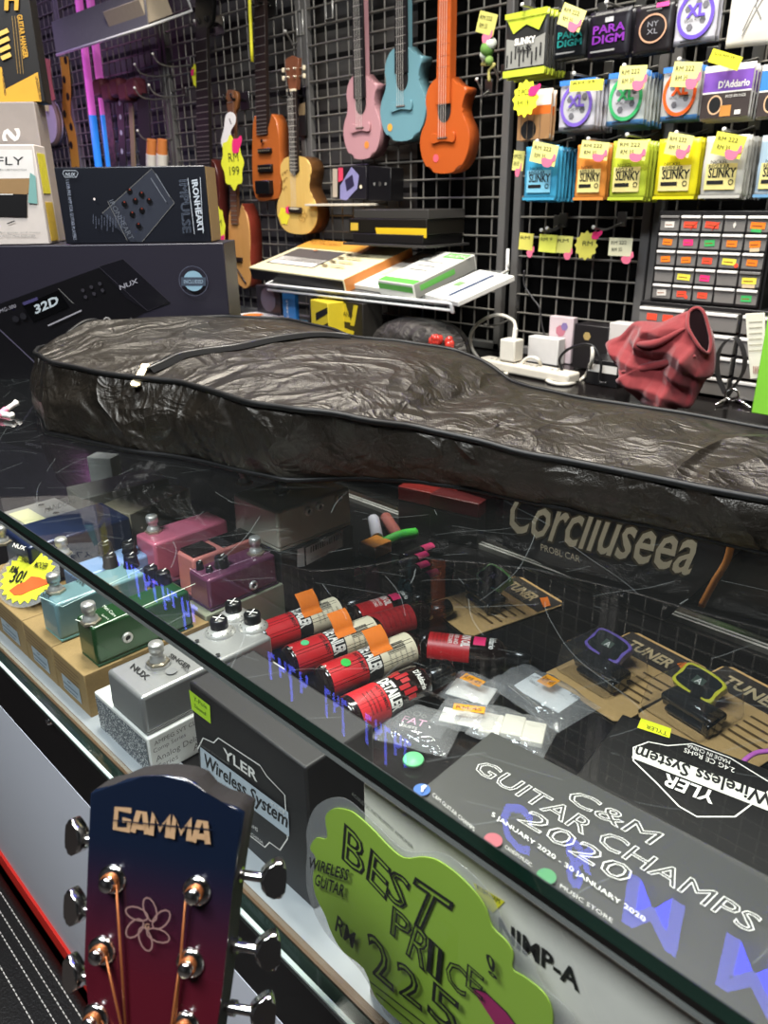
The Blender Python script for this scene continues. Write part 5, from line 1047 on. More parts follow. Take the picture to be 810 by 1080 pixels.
# small effect box cards on a ledge under the pink ukulele
F = FR(GW-.06); b = px_body(F, [(353, 176), (386, 175), (386, 210), (353, 210)], .05, M('1c1a20', .4), .001, None, 0); o = b.obj('tuner_carton', label='small black carton with a violet picture under the pink ukulele', cat='box')
b = ink(F); b.Q([(351, 178), (356, 178), (356, 208), (351, 208)], M('b8aa98', .5)); b.Q([(357, 177), (362, 177), (362, 190), (357, 192)], M('d8435e', .5)); b.Q([(359, 196), (371, 176), (379, 185), (377, 199), (366, 211), (359, 210)], M('8a86b4', .5)); b.Q([(364, 190), (372, 184), (374, 196), (366, 202)], M('2a2440', .5)); b.D((381, 197), .005, CREAM); b.obj('printed_face', o)
b = px_body(F, [(389, 175), (412, 177), (412, 212), (389, 212)], .05, M('0f0e10', .4), .001, None, 0); o = b.obj('tuner_carton', label='plain black carton right of the violet pictured one', cat='box')
b = ink(F); b.D((395, 194), .004, GREY); b.D((401, 194), .006, M('3a3836', .5)); b.D((407, 194), .004, GREY); b.obj('printed_face', o)
F = FR(GW-.005); a, c = onm(F, 342, 213), onm(F, 410, 213)
b = B(); b.box(((a.x+c.x)/2, GW-.045, min(a.z, c.z)-.006), (c.x-a.x, .075, .006), M('d6cdbb', .5), .001); b.obj('ledge_shelf', label='short pale ledge under the two black cartons', cat='shelf')

# ------------------------------------------------------------------ tilted shelf with cartons
xr = -1.195; zfS, YfS = ony(485, 323, 1.36).z, 1.36; zbS, YbS = ony(532, 286, 1.57).z, 1.57
xr = ony(485, 323, YfS).x*.35+ony(532, 286, YbS).x*.65; xl = ony(288, 299, YfS).x-.03
TS = mat4((xr, YfS, zfS), (1, 0, 0), (0, YbS-YfS, zbS-zfS)); dS = math.hypot(YbS-YfS, zbS-zfS); wS = xr-xl
t = thing('tilted_shelf', 'tilted clear acrylic shelf with a white wire rim carrying cartons', 'shelf', TS.translation)
b = B(TS); b.box((-wS/2, dS/2, -.002), (wS, dS, .004), clear('acrylic', (.8, .84, .84), 1.45, .05, .08), 0); b.obj('acrylic_plate', t)
b = B(TS); WR = M('e2e2e0', .35); b.tube([(-wS, dS, .004), (-wS, 0, .004), (0, 0, .004), (0, dS, .004)], .0035, WR); b.tube([(-wS, 0, -.012), (0, 0, -.012)], .0035, WR); b.tube([(0, dS, .004), (0, dS, .03)], .0035, WR); b.box((-.0, .0, -.006), (.010, .008, .026), WR, .003); b.obj('wire_rim', t)
b = B(TS)
for x in (-.02, -wS*.75): b.tube([TS.inverted() @ V((xr+x, YbS+.02, zbS+.05)), TS.inverted() @ V((xr+x, YbS+.02, zbS-.03)), (x, dS*.3, -.006)], .004, WR)
b.obj('bracket', t)
def on_shelf(name, label, q, h, m, cat='box', base=0.0):
    F, wd, dp = fit(TS @ T(0, 0, h+base+.001), q); return carton(name, label, cat, F, wd, dp, h, m), F, wd, dp
o, F, wd, dp = on_shelf('keyboard_carton', 'cream and orange keyboard carton on the tilted shelf', [(277, 283), (378, 298), (418, 259), (316, 252)], .035, M('e3d8ae', .5))
b = ink(F, False); b.R(-wd*.5, dp*.22, wd*.72, dp*.28, M('d99a3c', .5)); b.R(-wd*.44, -dp*.32, wd*.52, dp*.5, M('4f4c4c', .5)); b.R(-wd*.42, -dp*.30, wd*.48, dp*.22, WHITE)
for k in range(14): b.R(-wd*.42+wd*.48*(k+.6)/14, -dp*.22, wd*.012, dp*.14, INK)
for k in range(4): b.R(wd*.12, dp*(.1-.12*k), wd*.06, dp*.04, M('5a4c30', .5)); b.R(wd*.2, dp*(.11-.12*k), wd*.14, dp*.025, M('a89a70', .5))
b.t('KEYBOARD', -wd*.42, dp*.33, dp*.08, M('8a5a1c', .5)); b.D((-wd*.2, dp*.12), .006, M('e0782c', .5)); b.obj('printed_face', o)
f = faces(F, wd, dp, .035); b = ink(f['front'], False); b.R(-wd*.495, -.017, wd*.99, .030, M('17151a', .45)); b.obj('front_print', o, label='black front edge'); b = ink(f['right'], False); b.R(-dp*.49, -.017, dp*.98, .034, M('c27a3a', .5)); b.obj('side_print', o, label='orange side')
o, F, wd, dp = on_shelf('manual_carton', 'white carton with two pictured plugs beside the keyboard carton', [(389, 303), (421, 306), (453, 268), (425, 264)], .012, M('e6e2d6', .5))
b = ink(F, False); [b.R(-wd*.28+k*wd*.3, -dp*.2, wd*.22, dp*.2, M('b8b4a8', .5)) for k in range(2)]; b.t('JS-22', -wd*.3, dp*.22, dp*.14, M('6a6a68', .5)); b.obj('printed_face', o)
o, F, wd, dp = on_shelf('interface_carton', 'white and green carton, tallest on the right of the tilted shelf', [(415, 298), (452, 303), (484, 267), (446, 263)], .036, M('dfded6', .5))
b = ink(F, False); gr = M('5fae4c', .5); b.R(-wd*.5, -dp*.49, wd, dp*.12, gr); b.R(-wd*.1, dp*.32, wd*.58, dp*.14, gr); b.t('AUDIO', -wd*.05, dp*.35, dp*.08, WHITE); b.ring((-wd*.38, dp*.38), .009, .002, INK)
for k in range(3): b.R(-wd*.3, dp*(.15-.13*k), wd*.5, dp*.02, M('a5a5a0', .5))
b.obj('printed_face', o); f = faces(F, wd, dp, .036); b = ink(f['right'], False); b.R(-dp*.48, -.016, dp*.96, .032, M('8f8e88', .5)); b.R(-dp*.4, -.004, dp*.55, .014, gr); b.obj('side_print', o); b = ink(f['front'], False); b.R(-wd*.49, -.002, wd*.98, .014, gr); b.obj('front_print', o)
o, F, wd, dp = on_shelf('manual_pack', 'flat white booklet pack at the right end of the tilted shelf', [(464, 312), (494, 323), (531, 287), (490, 283)], .012, M('e8e6e0', .5))
b = ink(F, False); b.R(wd*.02, -dp*.4, wd*.1, dp*.8, M('3a4a66', .5)); b.R(wd*.16, -dp*.1, wd*.26, dp*.5, M('c8b8b4', .5)); b.R(-wd*.35, -dp*.1, wd*.2, dp*.14, M('7fa070', .5)); b.obj('printed_face', o)
# stack of black cartons on a back ledge
LB_ = GW-.16
def ledge_box(name, label, l, r, top, bot, dp, m, Yf):
    x0, x1 = ony(l, (top+bot)/2, Yf).x, ony(r, (top+bot)/2, Yf).x; z1, z0 = ony((l+r)/2, top, Yf).z, ony((l+r)/2, bot, Yf).z
    return carton(name, label, 'box', T((x0+x1)/2, Yf+dp/2, z1), x1-x0, dp, z1-z0-.0006, m), (x0, x1, z0, z1)
o, q1 = ledge_box('capo_carton', 'lowest black carton of the stack above the tilted shelf', 372, 446, 247, 257, .15, M('161415', .4), LB_)
o, q2 = ledge_box('strings_carton', 'black and yellow carton in the middle of the stack above the shelf', 368, 450, 231, 247, .145, M('17140f', .4), LB_+.004)
b = ink(FR(LB_+.004)); b.Q([(396, 240), (450, 241), (450, 251), (398, 250)], M('d9b21e', .5)); b.Q([(370, 235), (378, 235), (378, 243), (370, 243)], M('c9a83a', .5)); b.obj('printed_face', o)
b = ink(SD(q2[1])); b.R(LB_+.01, q2[2]+.004, .13, (q2[3]-q2[2])*.65, M('d9b21e', .5)); b.obj('side_print', o, label='yellow printed end')
o, q3 = ledge_box('pedal_case', 'grey topped black case at the top of the stack above the shelf', 373, 452, 221, 231, .14, M('3a3836', .3), LB_+.006)
b = B(); b.box(((q1[0]+q1[1])/2-.01, GW-.08, q1[2]-.004), (q1[1]-q1[0]+.05, .17, .006), M('4a4846', .4, .5), .001); b.obj('ledge_shelf', label='dark ledge under the stack of black cartons', cat='shelf')

# ------------------------------------------------------------------ string packets on hooks
def pouch(F, w_, h_, m, rim, seed, puff=.0035):
    """sealed packet: slightly cushioned sheet with crimped top and bottom; F centred on the front, v up"""
    b = B(F); nx, ny = 7, 10; vs = []
    for s_ in (1, -1):
        for j in range(ny+1):
            for i in range(nx+1):
                x, y = i/nx, j/ny; e = math.sin(math.pi*x)**.6*math.sin(math.pi*min(1, max(0, (y-.05)/.86)))**.6 if .05 < y < .91 else 0
                vs.append(((x-.5)*w_+.0012*wob((y*3, s_, seed), 2, 1), (y-.5)*h_, s_*(.0007+puff*e)+.0016*wob((x*2, y*2, seed), 1.6, 1)))
    k = (nx+1)*(ny+1); fs = []; fr2 = []
    for j in range(ny):
        for i in range(nx):
            a = j*(nx+1)+i; q = (a, a+1, a+nx+2, a+nx+1); (fr2 if j in (0, ny-1) else fs).append(q); (fr2 if j in (0, ny-1) else fs).append(tuple(k+v for v in q[::-1]))
    for j in range(ny): a = j*(nx+1); c = a+nx; fs += [(a, a+nx+1, k+a+nx+1, k+a), (c, k+c, k+c+nx+1, c+nx+1)]
    for i in range(nx): a = i; c = ny*(nx+1)+i; fr2 += [(a, k+a, k+a+1, a+1), (c, c+1, k+c+1, k+c)]
    bv, f = b.add(vs, fs, m); km = b.mi(rim)
    for q in fr2:
        try: X = b.bm.faces.new([bv[v] for v in q]); X.material_index = km; X.smooth = True
        except ValueError: pass
    return b
DKM = M('1c1a1d', .5)
def art(style, F, w_, h_, c, o):
    b = ink(F, False); b.lay = .0048; C2 = M(c, .45)
    if style == 'slinky':
        b.R(-w_*.40, -h_*.36, w_*.74, h_*.42, M('e4d58a' if c != '3f9ac0' else '7fc0da', .5)); b.t('SLINKY', 0, -h_*.16, h_*.15, INK, w_*.66, 'c', bold=.03); b.t('REGULAR', -w_*.34, -h_*.02, h_*.07, INK, w_*.5, bold=.02); b.t('NICKEL', -w_*.3, h_*.06, h_*.06, INK, w_*.4); b.R(-w_*.34, -h_*.27, w_*.4, h_*.06, INK); b.ring((w_*.24, -h_*.24), h_*.045, h_*.014, INK); b.R(-w_*.5, -h_*.5, w_, h_*.05, C2)
    elif style == 'power':
        b.Q([(-w_*.46, h_*.4), (-w_*.3, h_*.18), (0, h_*.3), (w_*.3, h_*.18), (w_*.46, h_*.4)], C2); b.Q([(-w_*.46, -h_*.36), (-w_*.46, h_*.12), (0, h_*.02), (w_*.46, h_*.12), (w_*.46, -h_*.36)], M('8c8c86', .5))
        for k in range(9): b.R(-w_*.44+w_*.1*k, -h_*.34+h_*.06*(k % 3), w_*.035, h_*.2, INK)
        b.t('SLINKY', 0, h_*.0, h_*.1, WHITE, w_*.5, 'c', bold=.04); b.t('BASS', 0, -h_*.12, h_*.08, INK, w_*.34, 'c', bold=.03); b.R(-w_*.5, -h_*.5, w_, h_*.11, C2); b.R(-w_*.5, h_*.42, w_, h_*.08, C2)
    elif style == 'xl':
        b.D((0, 0), w_*.40, M('b9b8bd', .5), 28, h_*.36)
        for p in ((-.2, .12), (.18, -.1), (.05, .2), (-.12, -.2), (.22, .16)): b.D((p[0]*w_, p[1]*h_), w_*.08, M('6d6c72', .5), 6)
        b.ring((0, 0), w_*.45, w_*.085, C2, 32, h_*.42); b.t('XL', 0, -h_*.02, h_*.22, C2, w_*.46, 'c', bold=.04); b.t('NICKEL WOUND', 0, -h_*.10, h_*.05, DKM, w_*.5, 'c'); b.R(-w_*.5, h_*.40, w_, h_*.1, M('3f7fd0', .5)); b.R(-w_*.3, -h_*.46, w_*.5, h_*.03, INK)
    elif style == 'para':
        b.t('PARA', 0, h_*.03, h_*.17, C2, w_*.78, 'c', bold=.03); b.t('DIGM', 0, -h_*.18, h_*.17, C2, w_*.78, 'c', bold=.03); b.R(-w_*.42, -h_*.36, w_*.6, h_*.04, M('8a8a8a', .5)); b.R(-w_*.45, h_*.4, w_*.9, h_*.02, GREY); b.R(-w_*.1, h_*.24, w_*.2, h_*.1, M('b9b9b9', .5))
    elif style == 'nyxl':
        b.ring((0, 0), w_*.36, w_*.04, M('d8a888', .4, .3), 32, h_*.3); b.t('NY', 0, h_*.04, h_*.11, M('8a8a90', .5), w_*.28, 'c'); b.t('XL', 0, -h_*.11, h_*.11, M('8a8a90', .5), w_*.28, 'c'); b.R(-w_*.2, h_*.36, w_*.4, h_*.025, GREY); b.R(w_*.05, h_*.40, w_*.32, h_*.09, M('f0509a', .5))
    elif style == 'acoustic':
        b.R(-w_*.49, h_*.02, w_*.98, h_*.36, C2); b.R(-w_*.49, h_*.38, w_*.98, h_*.1, WHITE); b.t("D'Addario", w_*.44, h_*.08, h_*.13, WHITE, w_*.62, 'r', bold=.03); b.R(-w_*.49, -h_*.01, w_*.98, h_*.03, WHITE); b.R(-w_*.49, -h_*.46, w_*.98, h_*.45, M('3a302e', .5)); b.ring((-w_*.2, -h_*.22), w_*.15, w_*.03, M('e0b890', .5), 24, h_*.18); b.D((-w_*.2, -h_*.22), w_*.11, INK, 20, h_*.14); b.R(-w_*.08, -h_*.44, w_*.22, h_*.2, M('c98a40', .5)); b.t('80/20 BRONZE', w_*.4, -h_*.1, h_*.05, WHITE, w_*.4, 'r'); b.R(w_*.22, -h_*.42, w_*.12, h_*.08, WHITE)
    elif style == 'wood':
        b.R(-w_*.5, h_*.14, w_, h_*.36, M('d8d2cc', .5)); b.R(-w_*.5, -h_*.02, w_, h_*.2, M('c9631f', .5)); b.R(-w_*.5, -h_*.5, w_, h_*.5, M('a07850', .5)); b.D((-w_*.15, -h_*.3), w_*.24, INK, 24, h_*.2)
        for k in range(4): b.R(-w_*.4+w_*.2*k, -h_*.48, w_*.02, h_*.5, M('6a5a48', .5))
    elif style == 'paper':
        b.L([(-w_*.2, -h_*.25), (-w_*.05, h_*.1), (w_*.12, h_*.38), (w_*.02, h_*.4), (-w_*.02, h_*.1), (w_*.12, -h_*.1)], .0018, GREY); b.L([(w_*.2, h_*.38), (0, h_*.05), (-w_*.2, -h_*.34)], .0018, GREY)
    b.obj('printed_art', o)
def string_stack(style, body, rim, c, l, r, top, bot, n, desc, where, Yf=1.535, rz=0, yaw=0):
    my = (top+bot)/2; x0, x1 = ony(l, my, Yf).x, ony(r, my, Yf).x; z1, z0 = ony((l+r)/2, top, Yf).z, ony((l+r)/2, bot, Yf).z
    w_, h_ = x1-x0, z1-z0; first = None; n = min(n, 7)
    for k in range(n):
        F = mat4(((x0+x1)/2+random.uniform(-.001, .001)*(k > 0), Yf+k*.0145, (z0+z1)/2-.0008*k+random.uniform(-.002, .002)*(k > 0)), (math.cos(math.radians(yaw)), math.sin(math.radians(yaw)), 0), (0, 0, 1)) @ RZ(rz+(random.uniform(-1.2, 1.2) if k else 0))
        if k == 0:
            b = pouch(F, w_, h_, M(body, .35, 0, .06, 40), M(rim, .35), l)
            first = b.obj('string_packet', label='front %s string packet, %s' % (desc, where), cat='string packet', origin=F); art(style, F, w_, h_, c, first)
        else:
            q = dup(first, F, '%s string packet stacked behind the front one, %s' % (desc, where), '%s string packets behind the front one, %s' % (desc, where))
    p = V(((x0+x1)/2, Yf-.022, z1+.008)); peg(p, 'wire hook holding the %s string packets, %s' % (desc, where), GW-Yf+.022, .0, 0)
    return (x0+x1)/2, z1, Yf
LOW, MID, TOP_ = 'lowest row', 'middle row', 'top row'
string_stack('slinky', '3f9ac0', '3f9ac0', '3f9ac0', 554, 588, 154, 211, 6, 'blue', LOW)
string_stack('slinky', 'd98a3c', 'd98a3c', 'd98a3c', 608, 640, 152, 211, 2, 'orange', LOW)
string_stack('slinky', 'b4c23a', 'b4c23a', 'b4c23a', 645, 683, 148, 211, 5, 'lime green', LOW)
string_stack('slinky', 'd8cc1e', 'cfc21c', 'd8cc1e', 693, 737, 146, 210, 5, 'bright yellow', LOW)
string_stack('slinky', 'c9c6bc', 'c9c6bc', 'b8b6ae', 742, 786, 143, 209, 7, 'silver white', LOW)
string_stack('slinky', '9ab0c0', 'b8c4cc', '6a9ac0', 800, 842, 142, 208, 3, 'pale blue', LOW)
string_stack('wood', 'b8906a', 'c8b8a8', 'a07850', 548, 582, 95, 147, 2, 'tan acoustic', MID)
string_stack('xl', 'c9c7d0', '7f7f88', '7a5fc0', 591, 628, 84, 138, 6, 'purple ringed', MID)
string_stack('xl', 'c3c9c6', '4f86c0', '3fae6a', 642, 681, 76, 132, 6, 'green ringed', MID)
string_stack('xl', 'c9c7c4', '4f86c0', 'ee5f1c', 699, 738, 70, 127, 3, 'orange ringed', MID)
string_stack('acoustic', 'd8d4d0', 'e2dedc', '7a4fb0', 742, 794, 68, 126, 3, 'purple banded acoustic', MID)
string_stack('acoustic', 'd8d4d0', 'e2dedc', '3a7fd0', 802, 850, 66, 124, 2, 'blue banded acoustic', MID)
string_stack('power', '2a2a28', 'b8c43a', 'b9c63a', 534, 578, 12, 80, 6, 'black and lime', TOP_)
string_stack('para', '16191c', '16191c', '1f8a84', 586, 619, 20, 62, 2, 'black and teal', TOP_)
string_stack('para', '17141c', '17141c', '7a2a9a', 622, 665, 10, 61, 2, 'black and purple', TOP_)
string_stack('nyxl', '1f1b1d', '1f1b1d', 'd8a888', 670, 710, 4, 56, 2, 'black copper ringed', TOP_)
string_stack('xl', 'c9c7d0', '8f8f98', '6a4fc0', 714, 757, -14, 46, 2, 'violet ringed', TOP_)
string_stack('paper', 'd8d2c8', 'd8d2c8', '8a8a8a', 772, 824, -20, 48, 1, 'plain cream', TOP_, yaw=14)
HAND = [(-1, -.4), (-.5, -1), (.3, -1), (.7, -.5), (.75, 0), (1.1, .2), (1.0, 1.1), (.7, 1.2), (.5, .4), (0, .3), (-.6, .35), (-1, .1)]
def card_tag(q, label, col='e6df8a', Y=1.505, hand=(.72, .22), txt=('RM 222', 'RM 35'), hs=.30):
    """price card through four measured corners (bottom-left, bottom-right, top-right, top-left)"""
    F, w_, h_ = fit(FR(Y), q); t = thing('price_tag', label, 'price tag', F @ V((0, -h_/2, 0)))
    b = B(F); b.prism([(-w_/2, -h_/2), (w_/2, -h_/2), (w_/2, h_/2), (-w_/2, h_/2)], .0009, M(col, .6)); b.obj('card', t)
    if hand: b = B(F); b.prism(curve_poly([(-w_/2+hand[0]*w_+x*w_*hs*.8, -h_/2+hand[1]*h_+y*h_*hs) for x, y in HAND], 3), .0009, M('e8718f', .6), 0, None, None, .0012); b.obj('hand_shape', t)
    b = ink(F, False); b.lay = .0005; b.t(txt[0], -w_*.40, h_*.12, h_*.2, M('3a3a1c', .6), w_*.66, rot=3)
    if len(txt) > 1: b.t(txt[1], -w_*.34, -h_*.26, h_*.22, M('3a3a1c', .6), w_*.44, rot=3)
    b.obj('handwriting', t); return t
card_tag([(559, 171), (585, 175), (589, 155), (562, 147)], 'price card with a pink hand on the blue string packets')
card_tag([(611, 166), (640, 170), (643, 150), (614, 148)], 'price card with a pink hand on the orange string packets')
card_tag([(649, 168), (680, 168), (684, 150), (652, 145)], 'price card with a pink hand on the lime green string packets')
card_tag([(701, 163), (727, 166), (731, 144), (705, 138)], 'price card with a pink hand on the bright yellow string packets')
card_tag([(750, 162), (780, 168), (788, 144), (756, 138)], 'price card with a pink hand on the silver white string packets', 'e2dc52')
card_tag([(600, 97), (635, 95), (637, 83), (602, 85)], 'narrow yellow price card without a hand on the purple ringed packets', 'e4e04a', hand=None, txt=('RM 25',))
card_tag([(651, 94), (678, 94), (684, 68), (654, 70)], 'price card with a pink hand on the green ringed packets', hand=(.8, .25))
card_tag([(708, 92), (736, 92), (740, 66), (710, 64)], 'price card with a pink hand on the orange ringed packets', hand=(.8, .25))
card_tag([(747, 65), (778, 75), (783, 60), (752, 51)], 'bright yellow price card without a hand above the purple banded packets', 'e8e42e', Y=1.50, hand=None, txt=('EJ16 RM 39',))
card_tag([(589, 26), (611, 34), (618, 12), (594, 1)], 'price card with a pink hand on the black and teal packets')
card_tag([(502, 34), (520, 38), (525, 16), (506, 10)], 'price card hanging with a small green toy right of the orange ukulele', 'c9c46a', Y=1.56, hand=(.7, -.1))
card_tag([(540, 180), (552, 180), (553, 160), (542, 158)], 'small price card left of the blue string packets', 'd9d47a', Y=1.56, hand=(.6, .0))
flower_tag('yellow starburst price tag on the tan acoustic packets', FR(1.505), (554, 104), .032, .034, n=12, lines=(('2 PCS', -.6, .2), ('RM 19', -.6, -.4)), hp=(.7, .45))
t = thing('toy_keyring', 'small green and white plush keyring hanging beside a price card', 'keyring', ony(516, 80, 1.57))
for i, (p, r, c) in enumerate((((514, 52), .016, '5f8a3c'), ((518, 46), .013, 'd8dcd0'), ((511, 58), .011, 'c9cfc0'), ((516, 64), .010, '7a9a4c'))):
    b = B(Matrix.Translation(ony(*p, 1.57))); b.lathe([(r*math.sin(a*.3142), -r*math.cos(a*.3142)) for a in range(11)], M(c, .8, 0, .15, 60), 14); b.obj('pompom', t)
b = B(); b.tube(smooth_loop([ony(*p, 1.575) for p in ((516, 64), (508, 68), (522, 68), (516, 74), (516, 86))], 4, False), .0035, M('a8a05a', .6)); b.obj('ribbon', t)
# price tags on the lower wires
card_tag([(546, 262), (560, 265), (564, 246), (549, 246)], 'leftmost yellow tag of the four tags on the lower wires', 'd8d060', Y=1.60, hand=(.9, -.1), txt=('RM',))
card_tag([(567, 265), (585, 267), (588, 248), (570, 247)], 'second yellow tag from the left on the lower wires', 'd9dc5a', Y=1.595, hand=None, txt=('RM 9',))
card_tag([(585, 267), (601, 267), (606, 250), (588, 248)], 'third yellow tag from the left on the lower wires', 'd2d070', Y=1.60, hand=(.8, -.05), txt=('RM',))
flower_tag('round frilly yellow tag with a violet corner on the lower wires', FR(1.60), (618, 259), .028, .03, n=12, lines=(('RM', -.3, .0),), col=M('dbd35c', .6), hp=(.9, .8))
card_tag([(641, 269), (664, 271), (669, 251), (643, 251)], 'white and yellow tag alone at the right of the lower wires', 'dcd9b8', Y=1.59, hand=(.85, -.1), txt=('RM 222', 'RM 35'))
for p, lb in (((571, 243), 'wire hook above the second tag on the lower wires'), ((577, 241), 'wire hook just right of the second tag on the lower wires'), ((626, 240), 'wire hook above the lone white tag')): peg(p, lb, .07, .004, -.03 if p[0] > 600 else 0)

# ------------------------------------------------------------------ drawer cabinets on the back counter
YC = 1.53; xa = ony(697, 225, YC).x; cw = (ony(790, 240, YC).x-ony(698, 240, YC).x)/4; za = ony(720, 226, YC).z; rh = (za-ony(720, 318, YC).z)/5.1
cab = thing('drawer_cabinet', 'black small parts cabinet of labelled grey drawers standing on a larger one', 'drawer cabinet', (xa+cw*2.5, YC+.07, za-rh*5.2))
b = B(); CB = M('181718', .4)
b.box((xa+cw*2.5, YC+.058, za-rh*2.55), (cw*5+.012, .10, rh*5.1+.012), CB, .001)
for k in range(6): b.box((xa+cw*k, YC+.006, za-rh*2.55), (.0028, .014, rh*5.1), CB); b.box((xa+cw*2.5, YC+.006, za-rh*k*1.015), (cw*5, .014, .003), CB)
b.obj('body', cab)
stick = {(0, 1): 'RED', (0, 2): 'RED', (0, 4): 'OG', (1, 0): 'OR', (1, 1): 'PK', (1, 2): 'GN', (1, 3): 'OR', (1, 4): 'OR', (2, 0): 'OR', (2, 1): 'OR', (2, 2): 'RD', (2, 3): 'YR', (2, 4): 'OR', (3, 1): 'YL', (3, 2): 'PK', (3, 4): 'YL', (4, 1): 'RD', (4, 2): 'RD', (4, 4): 'GN', (0, 0): 'WH', (4, 0): 'WH', (0, 3): 'WD'}
DG = M('74716e', .3, 0, .1, 40, coat=.2); SW = M('dedcd8', .4)
SC = {'R': M('ee4a30', .6), 'O': ORANGE, 'P': PINKS, 'G': M('3aa85a', .6), 'Y': M('e9dc4a', .6), 'W': M('d5cfc6', .6)}
for r_ in range(5):
    for c_ in range(5):
        x, z = xa+cw*(c_+.5), za-rh*1.015*(r_+.5)
        b = B(); b.box((x, YC+.009, z), (cw*.94, .018, rh*.92), DG, .0015); b.box((x, YC-.001, z+rh*.36), (cw*.9, .006, rh*.16), SW if (r_+c_) % 7 != 0 or r_ == 4 else M('6f6d6b', .4), .001); d_ = b.obj('drawer', cab)
        k = stick.get((r_, c_))
        if k:
            F = mat4((x, YC-.0003, z-rh*.06), (1, 0, 0), (0, 0, 1)) @ RZ(random.uniform(-5, 5)); b = ink(F, False); m = SC[k[0]]
            if k == 'WD': b.Q([(0, -rh*.2), (.003, 0), (0, rh*.2), (-.003, 0)], m)
            else:
                w_ = cw*(.62 if k in ('RED', 'OG', 'YR', 'YL') else .46); b.R(-w_/2, -rh*.2, w_, rh*.36, m)
                if k == 'RED': b.Q([(w_*.1, -rh*.2), (w_*.5, rh*.1), (w_*.55, rh*.2), (w_*.3, rh*.1), (w_*.05, -rh*.36)], m)
                if k == 'YR': b.D((w_*.55, -rh*.2), .004, SC['R'], 12)
                if k == 'OG': b.R(-w_*.4, -rh*.38, w_*.7, rh*.18, SC['G'])
                if (r_, c_) == (4, 1): b.D((w_*.5, -rh*.2), .0035, SC['R'], 12)
                if (r_, c_) in ((1, 4), (3, 4)): b.R(-w_*.45, -rh*.42, w_*.9, rh*.2, M('c8b490', .6))
                b.R(-w_*.4, -rh*.06, w_*.7, rh*.05, M('8a4a20', .6))
            b.obj('sticker', d_)
z2 = za-rh*5.22; Y2 = 1.515; xb = ony(676, 332, Y2).x
cab2 = thing('drawer_cabinet', 'larger black drawer cabinet behind the red cloth', 'drawer cabinet', (xb+.13, Y2+.08, .885))
b = B(); b.box((xb+.15, Y2+.07, (z2+.886)/2), (.32, .12, z2-.887), CB, .0015); b.obj('body', cab2)
ch = (z2-.89)/4
for r_ in range(4):
    for c_ in range(3):
        x, z = xb-.006+.104*(c_+.5), z2-.006-ch*.97*(r_+.5); b = B(); b.box((x, Y2+.004, z), (.096, .018, ch*.84), DG, .0015); b.box((x, Y2-.005, z+ch*.33), (.094, .006, ch*.14), SW, .001); d_ = b.obj('drawer', cab2)
        if r_ == 0 and c_ < 2:
            F = mat4((x, Y2-.0055, z), (1, 0, 0), (0, 0, 1)); b = ink(F, False); m = SC['R'] if c_ == 0 else SC['G']
            for k in range(2 if c_ == 0 else 1): b.R(-.03+.034*k, -.008, .022, .013, m)
            b.obj('sticker', d_)

# ------------------------------------------------------------------ things on the back counter
ZC = .8855
# crumpled red cloth bag
oc = [(641, 357), (655, 350), (668, 337), (682, 335), (698, 336), (716, 328), (733, 322), (742, 324), (748, 340), (752, 352), (754, 372), (752, 392), (744, 398), (735, 415), (728, 427), (716, 427), (710, 431), (690, 428), (678, 421), (666, 410), (656, 398), (660, 392), (650, 378), (646, 368)]
FRD = FR(1.36) @ T(0, -.006, 0); P = [V((*uvm(FR(1.36), *p), 0)) for p in oc]; P = smooth_loop(P, 6); cc = sum(P, V())/len(P); cc = V((cc.x+.002, cc.y+.006, 0)); n = len(P); vs = []; fs = []; K_ = 34
tri = lambda x: abs((x % 1)-.5)*2
for s_ in (1, -1):
    for k in range(K_+1):
        q = k/K_
        for i, p in enumerate(P):
            u = cc.lerp(p, q); a = math.atan2(p.y-cc.y, p.x-cc.x); dz = (.044 if s_ > 0 else -.05)*math.sqrt(max(0, 1-q**2.4))
            wp_ = wob((u.x, u.y, 0), 9, .5, 3); cr = .030*tri(9*(u.x*.6+u.y*.8)+wp_)+.022*tri(12*(u.x*.9-u.y*.5)+wp_*1.4+.3)+.010*tri(24*(u.x*.2+u.y)+wp_*2)+.006*tri(31*(u.x-u.y*.2)+wp_*3)-.03
            vs.append((u.x, u.y, dz+(cr if s_ > 0 else 0)*min(1, (1-q)*6)))
base = lambda s_, k, i: s_*(K_+1)*n+k*n+i % n
for s_ in (0, 1):
    for k in range(K_):
        for i in range(n):
            f = (base(s_, k, i), base(s_, k+1, i), base(s_, k+1, i+1), base(s_, k, i+1)); fs.append(f if s_ == 0 else f[::-1])
def cloth_mat(name, h0, h1):
    m = M(h0, .85, 0, .2, 60, .5, 900, sheen=.3); return m
P = P
RC = cloth_mat('red_linen', '84292d', 'b04a4c')
b = B(FRD); b.add(vs, fs, RC); rcl = b.obj('cloth_pouch', label='crumpled dull red cloth pouch lying open on the back counter', cat='cloth pouch')
tree = BVHTree.FromPolygons([FRD @ V(v) for v in vs], fs)
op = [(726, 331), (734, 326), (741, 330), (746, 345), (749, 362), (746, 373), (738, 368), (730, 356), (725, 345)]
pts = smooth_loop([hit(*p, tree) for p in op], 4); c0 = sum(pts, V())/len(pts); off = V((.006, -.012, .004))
b = B(); b.add([p+off*.9 for p in pts]+[c0+off*.75], [(i, (i+1) % len(pts), len(pts)) for i in range(len(pts))], M('14070a', .95, spec=.1)); b.obj('opening_shade', rcl)  # no real hole: dark patch over the cloth paints the shaded inside
b = B(); b.tube([p+off*.95 for p in pts], .003, RC, 8, True); b.obj('folded_rim', rcl)
